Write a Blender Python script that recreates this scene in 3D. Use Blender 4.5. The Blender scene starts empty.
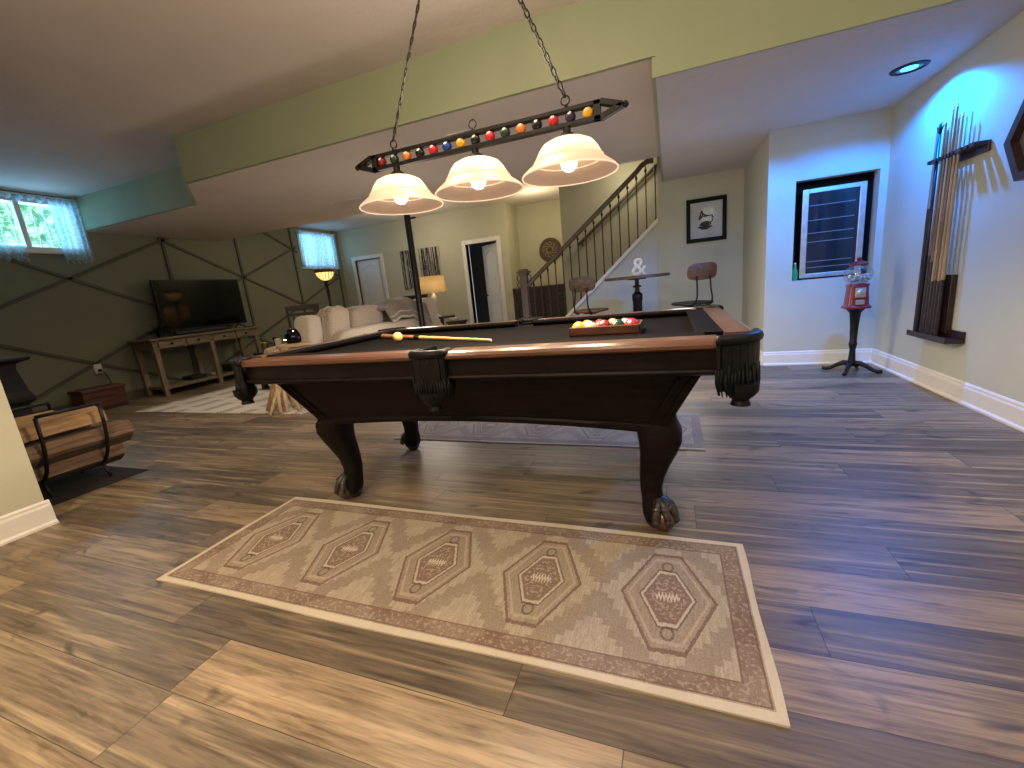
import bpy, math, random
from mathutils import Vector, Matrix
random.seed(7)
PI = math.pi
SC = bpy.context.scene
COL = SC.collection

# ------------------------------------------------------------------ materials
class V:
    """a shader socket with arithmetic"""
    def __init__(s, nt, k): s.nt = nt; s.k = k
    def _m(s, op, b=None, c=None):
        n = s.nt.nodes.new('ShaderNodeMath'); n.operation = op
        for i, q in enumerate((s, b, c)):
            if q is None: continue
            if isinstance(q, V): s.nt.links.new(q.k, n.inputs[i])
            else: n.inputs[i].default_value = q
        return V(s.nt, n.outputs[0])
    def __add__(s, b): return s._m('ADD', b)
    def __sub__(s, b): return s._m('SUBTRACT', b)
    def __mul__(s, b): return s._m('MULTIPLY', b)
    def __truediv__(s, b): return s._m('DIVIDE', b)
    def lt(s, b): return s._m('LESS_THAN', b)
    def gt(s, b): return s._m('GREATER_THAN', b)
    def abs(s): return s._m('ABSOLUTE')
    def floor(s): return s._m('FLOOR')
    def fract(s): return s._m('FRACT')
    def mx(s, b): return s._m('MAXIMUM', b)
    def mn(s, b): return s._m('MINIMUM', b)
    def band(s, a, b): return s.gt(a) * s.lt(b)
    def clamp(s):
        r = s._m('ADD', 0.0); r.k.node.use_clamp = True; return r

def new_mat(name):
    m = bpy.data.materials.new(name); m.use_nodes = True
    nt = m.node_tree; b = nt.nodes['Principled BSDF']
    return m, nt, b
def setc(nt, inp, v):
    if isinstance(v, V): nt.links.new(v.k, inp)
    elif hasattr(v, 'is_linked'): nt.links.new(v, inp)
    elif isinstance(v, (tuple, list)): inp.default_value = (*v, 1) if len(v) == 3 else v
    else: inp.default_value = v
def coords(nt, kind='Object'):
    t = nt.nodes.new('ShaderNodeTexCoord')
    s = nt.nodes.new('ShaderNodeSeparateXYZ'); nt.links.new(t.outputs[kind], s.inputs[0])
    return V(nt, s.outputs[0]), V(nt, s.outputs[1]), V(nt, s.outputs[2])
def comb(nt, x, y, z):
    c = nt.nodes.new('ShaderNodeCombineXYZ')
    for i, q in enumerate((x, y, z)): setc(nt, c.inputs[i], q)
    return c.outputs[0]
def noise(nt, vec, scale=5, detail=3, rough=.55, dist=0.0):
    n = nt.nodes.new('ShaderNodeTexNoise'); n.inputs['Scale'].default_value = scale
    n.inputs['Detail'].default_value = detail; n.inputs['Roughness'].default_value = rough
    n.inputs['Distortion'].default_value = dist
    if vec is not None: nt.links.new(vec, n.inputs['Vector'])
    return V(nt, n.outputs['Fac'])
def white(nt, vec):
    n = nt.nodes.new('ShaderNodeTexWhiteNoise'); n.noise_dimensions = '3D'
    nt.links.new(vec, n.inputs['Vector']); return V(nt, n.outputs['Value'])
def mixc(nt, f, a, b, mode='MIX'):
    n = nt.nodes.new('ShaderNodeMix'); n.data_type = 'RGBA'; n.blend_type = mode
    setc(nt, n.inputs[0], f); setc(nt, n.inputs[6], a); setc(nt, n.inputs[7], b)
    return n.outputs[2]
def ramp(nt, f, stops):
    n = nt.nodes.new('ShaderNodeValToRGB'); nt.links.new(f.k, n.inputs[0])
    e = n.color_ramp.elements
    while len(e) < len(stops): e.new(0.5)
    for q, (p, c) in zip(e, stops): q.position = p; q.color = (*c, 1)
    return n.outputs[0]
def bump(nt, b, h, strength=.3, dist=.01):
    n = nt.nodes.new('ShaderNodeBump'); n.inputs['Strength'].default_value = strength
    n.inputs['Distance'].default_value = dist
    nt.links.new(h.k, n.inputs['Height']); nt.links.new(n.outputs[0], b.inputs['Normal'])

def M(name, col, rough=.5, metal=0.0, var=.12, scale=20, bmp=0.0, spec=.5, emit=None, es=0.0, sheen=0.0, coat=0.0):
    m, nt, b = new_mat(name)
    t = nt.nodes.new('ShaderNodeTexCoord')
    n = noise(nt, t.outputs['Object'], scale, 3)
    d = tuple(c * (1 - var) for c in col); l = tuple(min(1, c * (1 + var)) for c in col)
    nt.links.new(ramp(nt, n, [(.3, d), (.7, l)]), b.inputs['Base Color'])
    b.inputs['Roughness'].default_value = rough; b.inputs['Metallic'].default_value = metal
    b.inputs['Specular IOR Level'].default_value = spec
    b.inputs['Sheen Weight'].default_value = sheen
    b.inputs['Coat Weight'].default_value = coat
    if emit: b.inputs['Emission Color'].default_value = (*emit, 1); b.inputs['Emission Strength'].default_value = es
    if bmp: bump(nt, b, n, bmp, .01)
    return m

def wood(name, dark, light, axis=0, scale=6, rough=.4, stretch=12, coat=0.0):
    m, nt, b = new_mat(name)
    c = list(coords(nt)); k = [stretch, stretch, stretch]; k[axis] = 1.0
    vec = comb(nt, c[0] * k[0], c[1] * k[1], c[2] * k[2])
    n = noise(nt, vec, scale, 5, .6, .6)
    nt.links.new(ramp(nt, n, [(.32, dark), (.68, light)]), b.inputs['Base Color'])
    b.inputs['Roughness'].default_value = rough; b.inputs['Coat Weight'].default_value = coat
    bump(nt, b, n, .15, .004)
    return m

def emis(name, col, s):
    m, nt, b = new_mat(name)
    b.inputs['Base Color'].default_value = (*col, 1)
    b.inputs['Emission Color'].default_value = (*col, 1); b.inputs['Emission Strength'].default_value = s
    return m

def floor_mat():
    m, nt, b = new_mat('vinyl plank floor')
    x, y, z = coords(nt)
    W, L = .185, 1.22
    row = (y / W).floor()
    r1 = white(nt, comb(nt, row, 3.1, .5))
    xs = x / L + r1 * 7.31
    col = xs.floor()
    idr = white(nt, comb(nt, row, col, 1.7)); id2 = white(nt, comb(nt, col, row, 9.2))
    fy = (y / W).fract(); fx = xs.fract()
    seam = fy.lt(.012).mx(fx.lt(.0022))
    # grain
    vec = comb(nt, x * 1.0 + idr * 31, y * 9.0 + id2 * 17, idr * 5)
    g = noise(nt, vec, 2.4, 6, .62, 1.1)
    vec2 = comb(nt, x * 2.2 + idr * 11, y * 42.0, id2 * 9)
    g2 = noise(nt, vec2, 2.0, 4, .6, .4)
    # knots
    vk = comb(nt, x * 1.7 + idr * 9, y * 4.2 + id2 * 4, idr * 3)
    kn = noise(nt, vk, 1.5, 2, .5, 1.8)
    base = ramp(nt, idr, [(0, (.125, .097, .070)), (.3, (.175, .134, .093)), (.6, (.225, .168, .112)), (.85, (.32, .232, .145)), (1, (.27, .200, .130))])
    f = (g - .5) * 1.5 + (g2 - .5) * .95 + .5
    shade = ramp(nt, f.clamp(), [(.12, (.42, .38, .35)), (.5, (.95, .95, .95)), (.88, (1.38, 1.34, 1.28))])
    c = mixc(nt, 1.0, base, shade, 'MULTIPLY')
    stv = noise(nt, comb(nt, x * .55 + idr * 23, y * 15.0 + id2 * 7, idr * 2), 2.2, 3, .5)
    c = mixc(nt, ((stv - .55) * 7).clamp() * .72, c, (.43, .325, .205))
    c = mixc(nt, ((stv * -1.0 + .42) * 7).clamp() * .62, c, (.080, .060, .044))
    g3 = noise(nt, comb(nt, x * 4.0 + idr * 5, y * 110.0, id2 * 3), 2.0, 3, .65)
    c = mixc(nt, ((g3 - .5) * 4 + .35).clamp() * .38, c, mixc(nt, .55, c, (.03, .02, .014)))
    kf = ((kn - .63) * 9).clamp()
    c = mixc(nt, kf * .72, c, (.035, .024, .017))
    c = mixc(nt, seam * .75, c, (.02, .014, .01))
    nt.links.new(c, b.inputs['Base Color'])
    setc(nt, b.inputs['Roughness'], g2 * .18 + .34)
    b.inputs['Specular IOR Level'].default_value = .45
    bump(nt, b, g2 * .4 - seam, .18, .004)
    return m

def runner_mat(cool=0.0):
    m, nt, b = new_mat('faded medallion runner' + str(cool))
    x, y, z = coords(nt)
    HL, HW = 1.09, .342
    vec = comb(nt, x * 60, y * 7, 0)
    w1 = noise(nt, vec, 2.5, 3, .7)
    w2 = noise(nt, comb(nt, x * 5, y * 70, 3), 2.5, 3, .7)
    blot = noise(nt, comb(nt, x, y, 7), 7, 4, .6)
    fine = noise(nt, comb(nt, x, y, 2), 75, 2, .6)
    base = mixc(nt, ((w1 - .5) * 1.6 + .5).clamp(), (.28, .225, .165), (.58, .50, .39))
    base = mixc(nt, ((w2 - .5) * .9 + .3).clamp() * .5, base, (.36, .29, .21))
    w3 = noise(nt, comb(nt, x * 16, y * 1.7, 5), 2.2, 4, .65)
    base = mixc(nt, ((w3 - .5) * 4).clamp() * .45, base, (.27, .21, .155))
    P = .418
    du = (((x / P + .5).fract()) - .5).abs() * P
    av = y.abs()
    wob = (fine - .5) * .10
    d = du / .145 + av / .33 + wob * .7
    hexd = d.mx(av / .222 + wob * .7)           # pointed ends cut: hexagonal medallion
    step = ((du * 44).floor() / 44) / .215 + ((av * 44).floor() / 44) / .30
    cell = (x / P + .5).floor()
    cw = white(nt, comb(nt, cell, 2.0, 4.0))
    fade = ((blot - .35) * 2.2).clamp()
    brown = (.155, .088, .062); dark = (.075, .048, .038); grey = (.27, .21, .16)
    c = mixc(nt, step.band(.88, 1.26) * (fade * .5 + .52), base, grey)
    c = mixc(nt, hexd.lt(1.0) * (cw * .35 + .42) * (fine * .8 + .45), c, (.21, .135, .098))
    c = mixc(nt, hexd.band(.93, 1.0) * .75, c, brown)
    c = mixc(nt, hexd.band(.80, .86) * .35, c, (.62, .52, .40))
    c = mixc(nt, hexd.lt(.52) * .62, c, brown)
    c = mixc(nt, hexd.band(.50, .56) * .75, c, (.60, .50, .39))
    c = mixc(nt, hexd.band(.56, .60) * .6, c, dark)
    zig = ((x * 95).fract() - .5).abs() * .05
    c = mixc(nt, hexd.lt(.44) * (fine.gt(.54)) * .55, c, (.50, .40, .31))
    c = mixc(nt, (y - zig + .012).abs().lt(.011) * hexd.lt(.26) * .9, c, (.62, .53, .42))
    dot = (du / .02) * (du / .02) + ((av - .15) / .028) * ((av - .15) / .028)
    c = mixc(nt, dot.band(.45, 1.0) * .6, c, dark)
    spk = noise(nt, comb(nt, x * 2.2, y, 11), 130, 2, .7)
    c = mixc(nt, ((spk - .53) * 7).clamp() * .38, c, (.16, .115, .085))
    c = mixc(nt, ((spk * -1.0 + .44) * 7).clamp() * .30, c, (.68, .60, .48))
    # border
    e = (x.abs() * -1.0 + HL).mn(av * -1.0 + HW)
    sq = ((x / .055).fract().gt(.5) * 1.0 + (y / .055).fract().gt(.5) * 1.0)
    bordf = e.band(.024, .078)
    c = mixc(nt, bordf * ((blot - .3) * 1.6 + .35).clamp() * .9, c, (.165, .10, .075))
    c = mixc(nt, bordf * fine.gt(.56) * .4, c, (.5, .41, .31))
    c = mixc(nt, (e.band(.022, .027).mx(e.band(.076, .081))) * .7, c, brown)
    c = mixc(nt, e.lt(.018) * .75, c, (.66, .58, .46))
    if cool: c = mixc(nt, cool, c, (.42, .42, .44))
    nt.links.new(c, b.inputs['Base Color'])
    b.inputs['Roughness'].default_value = .95; b.inputs['Specular IOR Level'].default_value = .1
    bump(nt, b, w1 + fine, .25, .004)
    return m

def striped_rug_mat():
    m, nt, b = new_mat('cream rug with dark line pairs')
    x, y, z = coords(nt)
    n = noise(nt, comb(nt, x * 30, y * 30, 1), 3, 3)
    u = x * .80 + y * .30
    s = (x / .36).fract()
    s2 = ((x + y * .0) / .36).floor()
    line = s.band(.30, .36).mx(s.band(.44, .50)).mx(s.band(.58, .62))
    dash = ((y + s2 * .13) / .42).fract().lt(.80)
    diam = (((x / .36).fract() - .5).abs() * .36 + ((y / .5).fract() - .5).abs() * .3)
    c = mixc(nt, n, (.55, .49, .42), (.80, .74, .66))
    c = mixc(nt, line * dash * .85, c, (.05, .045, .045))
    c = mixc(nt, diam.band(.10, .115) * .3, c, (.2, .17, .15))
    nt.links.new(c, b.inputs['Base Color']); b.inputs['Roughness'].default_value = .95
    bump(nt, b, n, .3, .004)
    return m

def thin_glass(name, tint=(.9, .95, 1), refl=.12):
    m, nt, b = new_mat(name); out = nt.nodes['Material Output']
    t = nt.nodes.new('ShaderNodeBsdfTransparent'); t.inputs[0].default_value = (*tint, 1)
    g = nt.nodes.new('ShaderNodeBsdfGlossy'); g.inputs['Roughness'].default_value = .03
    lw = nt.nodes.new('ShaderNodeLayerWeight'); lw.inputs[0].default_value = .25
    f = V(nt, lw.outputs['Facing']) * .5 + refl
    mx = nt.nodes.new('ShaderNodeMixShader'); nt.links.new(f.k, mx.inputs[0])
    nt.links.new(t.outputs[0], mx.inputs[1]); nt.links.new(g.outputs[0], mx.inputs[2])
    nt.links.new(mx.outputs[0], out.inputs[0]); nt.nodes.remove(b)
    return m

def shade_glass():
    m, nt, b = new_mat('amber shade glass with painted glow')
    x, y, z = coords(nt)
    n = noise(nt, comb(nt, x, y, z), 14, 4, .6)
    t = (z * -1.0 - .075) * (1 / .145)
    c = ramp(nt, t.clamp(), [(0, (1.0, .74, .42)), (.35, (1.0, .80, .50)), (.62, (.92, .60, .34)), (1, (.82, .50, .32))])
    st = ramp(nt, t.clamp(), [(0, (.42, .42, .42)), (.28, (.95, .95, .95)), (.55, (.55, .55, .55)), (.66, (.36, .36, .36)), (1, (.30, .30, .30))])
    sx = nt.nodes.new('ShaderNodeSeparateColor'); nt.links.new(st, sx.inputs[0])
    e = V(nt, sx.outputs[0]) * (n * .3 + .85) * 1.15  # bulb glow painted as emission, strongest at bulb height
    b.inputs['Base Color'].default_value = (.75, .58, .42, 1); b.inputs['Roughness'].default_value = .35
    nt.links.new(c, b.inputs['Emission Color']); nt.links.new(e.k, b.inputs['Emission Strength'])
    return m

def fabric_translucent(name, col, tr=.5, transp=0.0):
    m, nt, b = new_mat(name); out = nt.nodes['Material Output']
    x, y, z = coords(nt)
    n = noise(nt, comb(nt, x * 60, y * 60, z * 8), 2, 3)
    c = mixc(nt, n, tuple(q * .8 for q in col), col)
    d = nt.nodes.new('ShaderNodeBsdfDiffuse'); t = nt.nodes.new('ShaderNodeBsdfTranslucent')
    for q in (d, t): nt.links.new(c, q.inputs[0])
    m1 = nt.nodes.new('ShaderNodeMixShader'); m1.inputs[0].default_value = tr
    nt.links.new(d.outputs[0], m1.inputs[1]); nt.links.new(t.outputs[0], m1.inputs[2])
    last = m1
    if transp:
        tp = nt.nodes.new('ShaderNodeBsdfTransparent')
        m2 = nt.nodes.new('ShaderNodeMixShader')
        lace = noise(nt, comb(nt, x, y, z), 34, 2)
        f = ((lace - .42) * 5).clamp() * .35 + transp
        nt.links.new(f.k, m2.inputs[0])
        nt.links.new(m1.outputs[0], m2.inputs[1]); nt.links.new(tp.outputs[0], m2.inputs[2]); last = m2
    nt.links.new(last.outputs[0], out.inputs[0]); nt.nodes.remove(b)
    return m

def foliage_mat():
    m, nt, b = new_mat('glowing foliage backdrop')
    x, y, z = coords(nt)
    n = noise(nt, comb(nt, x, y, z), 9, 5, .7)
    n2 = noise(nt, comb(nt, x + 4, y, z), 2.2, 2, .5)
    c = ramp(nt, n, [(.30, (.03, .16, .05)), (.47, (.10, .36, .12)), (.56, (.45, .72, .50)), (.66, (.8, .95, 1.0))])
    low = ((z * -1.0 + 2.30) * 4).clamp() * n2.gt(.42)
    c = mixc(nt, low * .8, c, (.85, .92, 1.0))
    nt.links.new(c, b.inputs['Emission Color']); b.inputs['Emission Strength'].default_value = 1.35  # daylight put into the backdrop: the leaves glow by emission
    nt.links.new(c, b.inputs['Base Color'])
    return m

def ceiling_mat(name, col):
    m, nt, b = new_mat(name)
    x, y, z = coords(nt)
    n = noise(nt, comb(nt, x, y, z), 26, 4, .65)
    n2 = noise(nt, comb(nt, x, y, z), 2, 2)
    c = ramp(nt, n2, [(.3, tuple(q * .94 for q in col)), (.7, col)])
    nt.links.new(c, b.inputs['Base Color']); b.inputs['Roughness'].default_value = .9
    bump(nt, b, n, .35, .01)
    return m

def ball_mat(name, col, stripe=False):
    m, nt, b = new_mat(name)
    x, y, z = coords(nt)
    # number disc on +Z/-Y tilt, stripe band around object's X axis
    c = col
    if stripe:
        r = 1 / .0286
        c = mixc(nt, (z * r).abs().lt(.5), col, (.62, .56, .45))
    q = (x * x + (z - .012) * (z - .012))
    disc = q.lt(.0078 ** 2) * y.lt(0.0)
    c2 = mixc(nt, disc, c if not isinstance(c, tuple) else c, (.62, .58, .50))
    nt.links.new(c2, b.inputs['Base Color']); b.inputs['Roughness'].default_value = .22
    b.inputs['Specular IOR Level'].default_value = .35
    return m

MT = {}
MT['floor'] = floor_mat()
MT['wall'] = M('warm greige paint', (.49, .475, .36), .85, var=.03, scale=3)
MT['wall_cool'] = M('greige paint right', (.50, .515, .44), .85, var=.03, scale=3)
MT['wall_dark'] = M('dark olive wall paint', (.20, .203, .140), .8, var=.05, scale=2)
MT['trim_dark'] = M('batten olive with painted shadow', (.095, .094, .064), .7, var=.06, scale=4)  # battens darker than the wall: their shadow lines painted in
MT['riser'] = M('sage bulkhead paint', (.36, .40, .255), .85, var=.03, scale=3)
MT['ceil'] = ceiling_mat('textured ceiling', (.70, .63, .58))
MT['ceil_low'] = ceiling_mat('textured low ceiling', (.62, .60, .60))
MT['white'] = M('white trim paint', (.74, .71, .66), .5, var=.03)
MT['door'] = M('white door paint', (.72, .70, .68), .5, var=.03)
MT['black_wood'] = wood('espresso stained wood', (.005, .0036, .0033), (.012, .0085, .0075), 0, 5, .42, 8, .0)
MT['black_wood'].node_tree.nodes['Principled BSDF'].inputs['Specular IOR Level'].default_value = .12
MT['claw'] = M('dark carved claw', (.030, .022, .018), .35, var=.4, scale=60, bmp=.4, coat=.3)
MT['rail_wood'] = wood('reddish rail wood', (.085, .034, .019), (.155, .068, .038), 0, 5, .28, 10, .3)
MT['rail_wood_y'] = wood('reddish rail wood across', (.085, .045, .032), (.15, .085, .058), 1, 5, .28, 10, .3)
MT['cloth'] = M('charcoal table cloth', (.0055, .0043, .0042), .95, var=.15, scale=80, bmp=.1, spec=.06)
MT['leather'] = M('black pocket leather', (.007, .0065, .007), .45, var=.3, scale=40, bmp=.25, spec=.16)
MT['black_metal'] = M('black metal', (.015, .014, .014), .45, .6, var=.2)
MT['iron'] = M('wrought iron brown', (.040, .030, .022), .5, .5, var=.2)
MT['bronze'] = M('dark bronze', (.016, .013, .011), .45, .5, var=.25)
MT['shade'] = shade_glass()
MT['shade_in'] = M('dim painted shade inside', (.40, .29, .22), .7, var=.06, emit=(.80, .50, .34), es=.16)  # dim inside of the shade, put into the colour
MT['shade_rim'] = M('painted bright shade rim', (.8, .66, .5), .4, emit=(1.0, .72, .48), es=.55)  # bright rim painted as emission
MT['bulb'] = emis('lit bulb', (1.0, .86, .62), 9)
MT['bulb_sm'] = emis('lit table bulb', (1.0, .74, .42), 95)
MT['silver'] = M('brushed silver frame', (.60, .62, .62), .35, .85, var=.12)
MT['red_metal'] = M('red enamel', (.20, .008, .018), .3, var=.1, coat=.4)
MT['glass'] = thin_glass('clear thin glass')
MT['print_glass'] = thin_glass('print glass', (.95, .97, 1), .0)
MT['gum_glass'] = thin_glass('globe glass', (.93, .95, 1), .10)
MT['sofa'] = M('beige chenille sofa', (.46, .385, .305), .95, var=.10, scale=60, bmp=.3, sheen=.3)
MT['pillow'] = M('taupe pillow', (.31, .25, .195), .95, var=.15, scale=70, bmp=.4, sheen=.3)
MT['pillow_cream'] = M('cream fringed pillow', (.56, .485, .38), .95, var=.10, scale=80, bmp=.4, sheen=.3)
MT['pillow_mid'] = M('tan ruffled pillow', (.44, .36, .275), .95, var=.15, scale=60, bmp=.4, sheen=.3)
MT['blanket'] = M('taupe throw blanket', (.15, .122, .097), .95, var=.12, scale=60, bmp=.4, sheen=.4)
MT['blanket_stripe'] = M('pale blanket binding', (.40, .35, .28), .95, var=.1, scale=60)
MT['tv'] = M('black gloss screen', (.004, .004, .005), .08, var=.02, spec=.22)
MT['plastic'] = M('black plastic', (.012, .012, .012), .45, var=.1)
MT['console'] = wood('weathered console wood', (.10, .070, .045), (.27, .205, .14), 1, 6, .7, 9)
MT['console_z'] = wood('weathered console leg wood', (.11, .078, .052), (.29, .22, .15), 2, 6, .7, 9)
MT['console_dark'] = M('dark brown board', (.05, .038, .028), .8)  # even dark brown for the wall ledge
MT['red_wood'] = wood('reddish chest wood', (.055, .018, .012), (.13, .045, .028), 1, 5, .5, 8)
MT['dark_wood'] = wood('dark walnut', (.010, .007, .005), (.030, .019, .013), 0, 5, .5, 8)
MT['stair_wood'] = wood('stained stair wood', (.030, .019, .013), (.085, .054, .036), 0, 5, .5, 8)
MT['newel'] = wood('grey brown newel', (.095, .070, .052), (.19, .145, .11), 2, 5, .6, 8)
MT['stool_wood'] = wood('honey brown stool wood', (.085, .036, .017), (.20, .088, .042), 0, 5, .4, 8)
MT['stool_wood_dim'] = wood('grey brown stool wood', (.055, .036, .026), (.15, .10, .072), 0, 9, .55, 5)
MT['table_wood'] = wood('bar table plank wood', (.045, .025, .015), (.12, .068, .040), 0, 5, .5, 8)
MT['log'] = wood('split log wood', (.20, .105, .045), (.44, .27, .135), 1, 4, .85, 10)
MT['log_dark'] = wood('weathered split log', (.085, .048, .027), (.22, .135, .08), 1, 4, .9, 10)
MT['bark'] = wood('bark', (.030, .019, .012), (.085, .055, .034), 1, 7, .95, 5)
MT['mat'] = M('black hearth mat', (.010, .009, .009), .9, var=.2, scale=60)
MT['stick'] = wood('pale driftwood', (.38, .25, .13), (.66, .48, .29), 2, 5, .8, 7)
MT['stove'] = M('black cast iron', (.014, .013, .013), .6, .4, var=.4, scale=15, bmp=.5)
MT['cream'] = M('cream ceramic', (.70, .62, .48), .4, var=.05)
MT['marquee'] = M('cream metal letter', (.62, .57, .43), .45, var=.06)
MT['canvas'] = M('grey canvas', (.40, .37, .32), .9, var=.12, scale=8)
MT['ink'] = M('black paint', (.012, .011, .010), .8, var=.2)
MT['paper'] = M('print paper', (.62, .62, .62), .7, var=.10, scale=6)
MT['print_ink'] = M('dark sepia ink', (.035, .028, .025), .7, var=.2)
MT['frame_black'] = M('black picture frame', (.006, .007, .010), .6, var=.1, spec=.15)
MT['niche'] = M('dark niche paint', (.020, .020, .022), .7, var=.1)
MT['dark_glass'] = M('dark glass door', (.015, .020, .026), .06, var=.05)
MT['shelf_line'] = M('pale shelf edge', (.20, .22, .24), .4, var=.05)
MT['bottle_green'] = M('green bottle glass', (.02, .22, .10), .12, var=.1, emit=(.02, .30, .14), es=.15)  # faint glow added as emission; the bottle is no lamp
MT['brass'] = M('aged brass', (.30, .20, .08), .35, .9, var=.2)
MT['fabric_shade'] = fabric_translucent('drum shade linen', (.95, .82, .58), .6)
MT['sheer'] = fabric_translucent('sheer lace curtain', (.60, .78, .86), .55, .12)
MT['foliage'] = foliage_mat()
MT['plant'] = M('dark plant leaf', (.018, .035, .016), .6, var=.3, scale=30)
MT['wicker'] = M('brown wicker', (.16, .10, .055), .8, var=.35, scale=60, bmp=.5)
MT['medallion'] = M('carved brown medallion', (.075, .042, .026), .7, var=.3, scale=25, bmp=.4)
MT['medallion_pale'] = M('pale carved scrolls', (.30, .235, .16), .7, var=.2)
MT['outlet'] = M('white outlet plastic', (.75, .72, .66), .4, var=.02)
MT['tray_wood'] = wood('mahogany ball tray', (.060, .020, .010), (.15, .052, .024), 0, 6, .35, 8, .2)
MT['cue_maple'] = wood('maple cue shaft', (.46, .27, .105), (.68, .44, .19), 0, 4, .3, 10)
MT['cue_maple_z'] = wood('maple upright cue shaft', (.30, .195, .10), (.47, .32, .175), 2, 4, .3, 10)
MT['cue_brown_z'] = wood('brown upright cue shaft', (.13, .07, .036), (.25, .14, .075), 2, 4, .3, 10)
MT['cue_brown'] = wood('brown cue forearm', (.30, .115, .04), (.46, .20, .075), 0, 4, .3, 10)
MT['cue_tan'] = wood('tan cue grip', (.27, .15, .075), (.42, .26, .14), 0, 4, .4, 10)
MT['cue_dark'] = M('dark cue butt', (.016, .008, .011), .35, var=.3)
MT['rack_wood'] = wood('dark cherry rack wood', (.016, .006, .007), (.038, .016, .016), 1, 5, .35, 8)
MT['blue_emit'] = emis('blue lit lens', (.03, .40, 1.0), 7)
MT['tiff_amber'] = M('amber stained glass', (.75, .48, .15), .4, emit=(1.0, .60, .18), es=1.6)
MT['tiff_dark'] = M('dark stained glass rim', (.10, .04, .02), .4)
MT['gumballs'] = None
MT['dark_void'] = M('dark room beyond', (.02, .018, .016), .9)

def gumball_mat():
    m, nt, b = new_mat('assorted gumballs')
    v = nt.nodes.new('ShaderNodeTexVoronoi'); v.inputs['Scale'].default_value = 42
    t = nt.nodes.new('ShaderNodeTexCoord'); nt.links.new(t.outputs['Object'], v.inputs['Vector'])
    c = mixc(nt, .45, v.outputs['Color'], (.75, .72, .70))
    nt.links.new(c, b.inputs['Base Color']); b.inputs['Roughness'].default_value = .3
    bump(nt, b, V(nt, v.outputs['Distance']) * -1.0, .8, .02)
    return m
MT['gumballs'] = gumball_mat()

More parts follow.
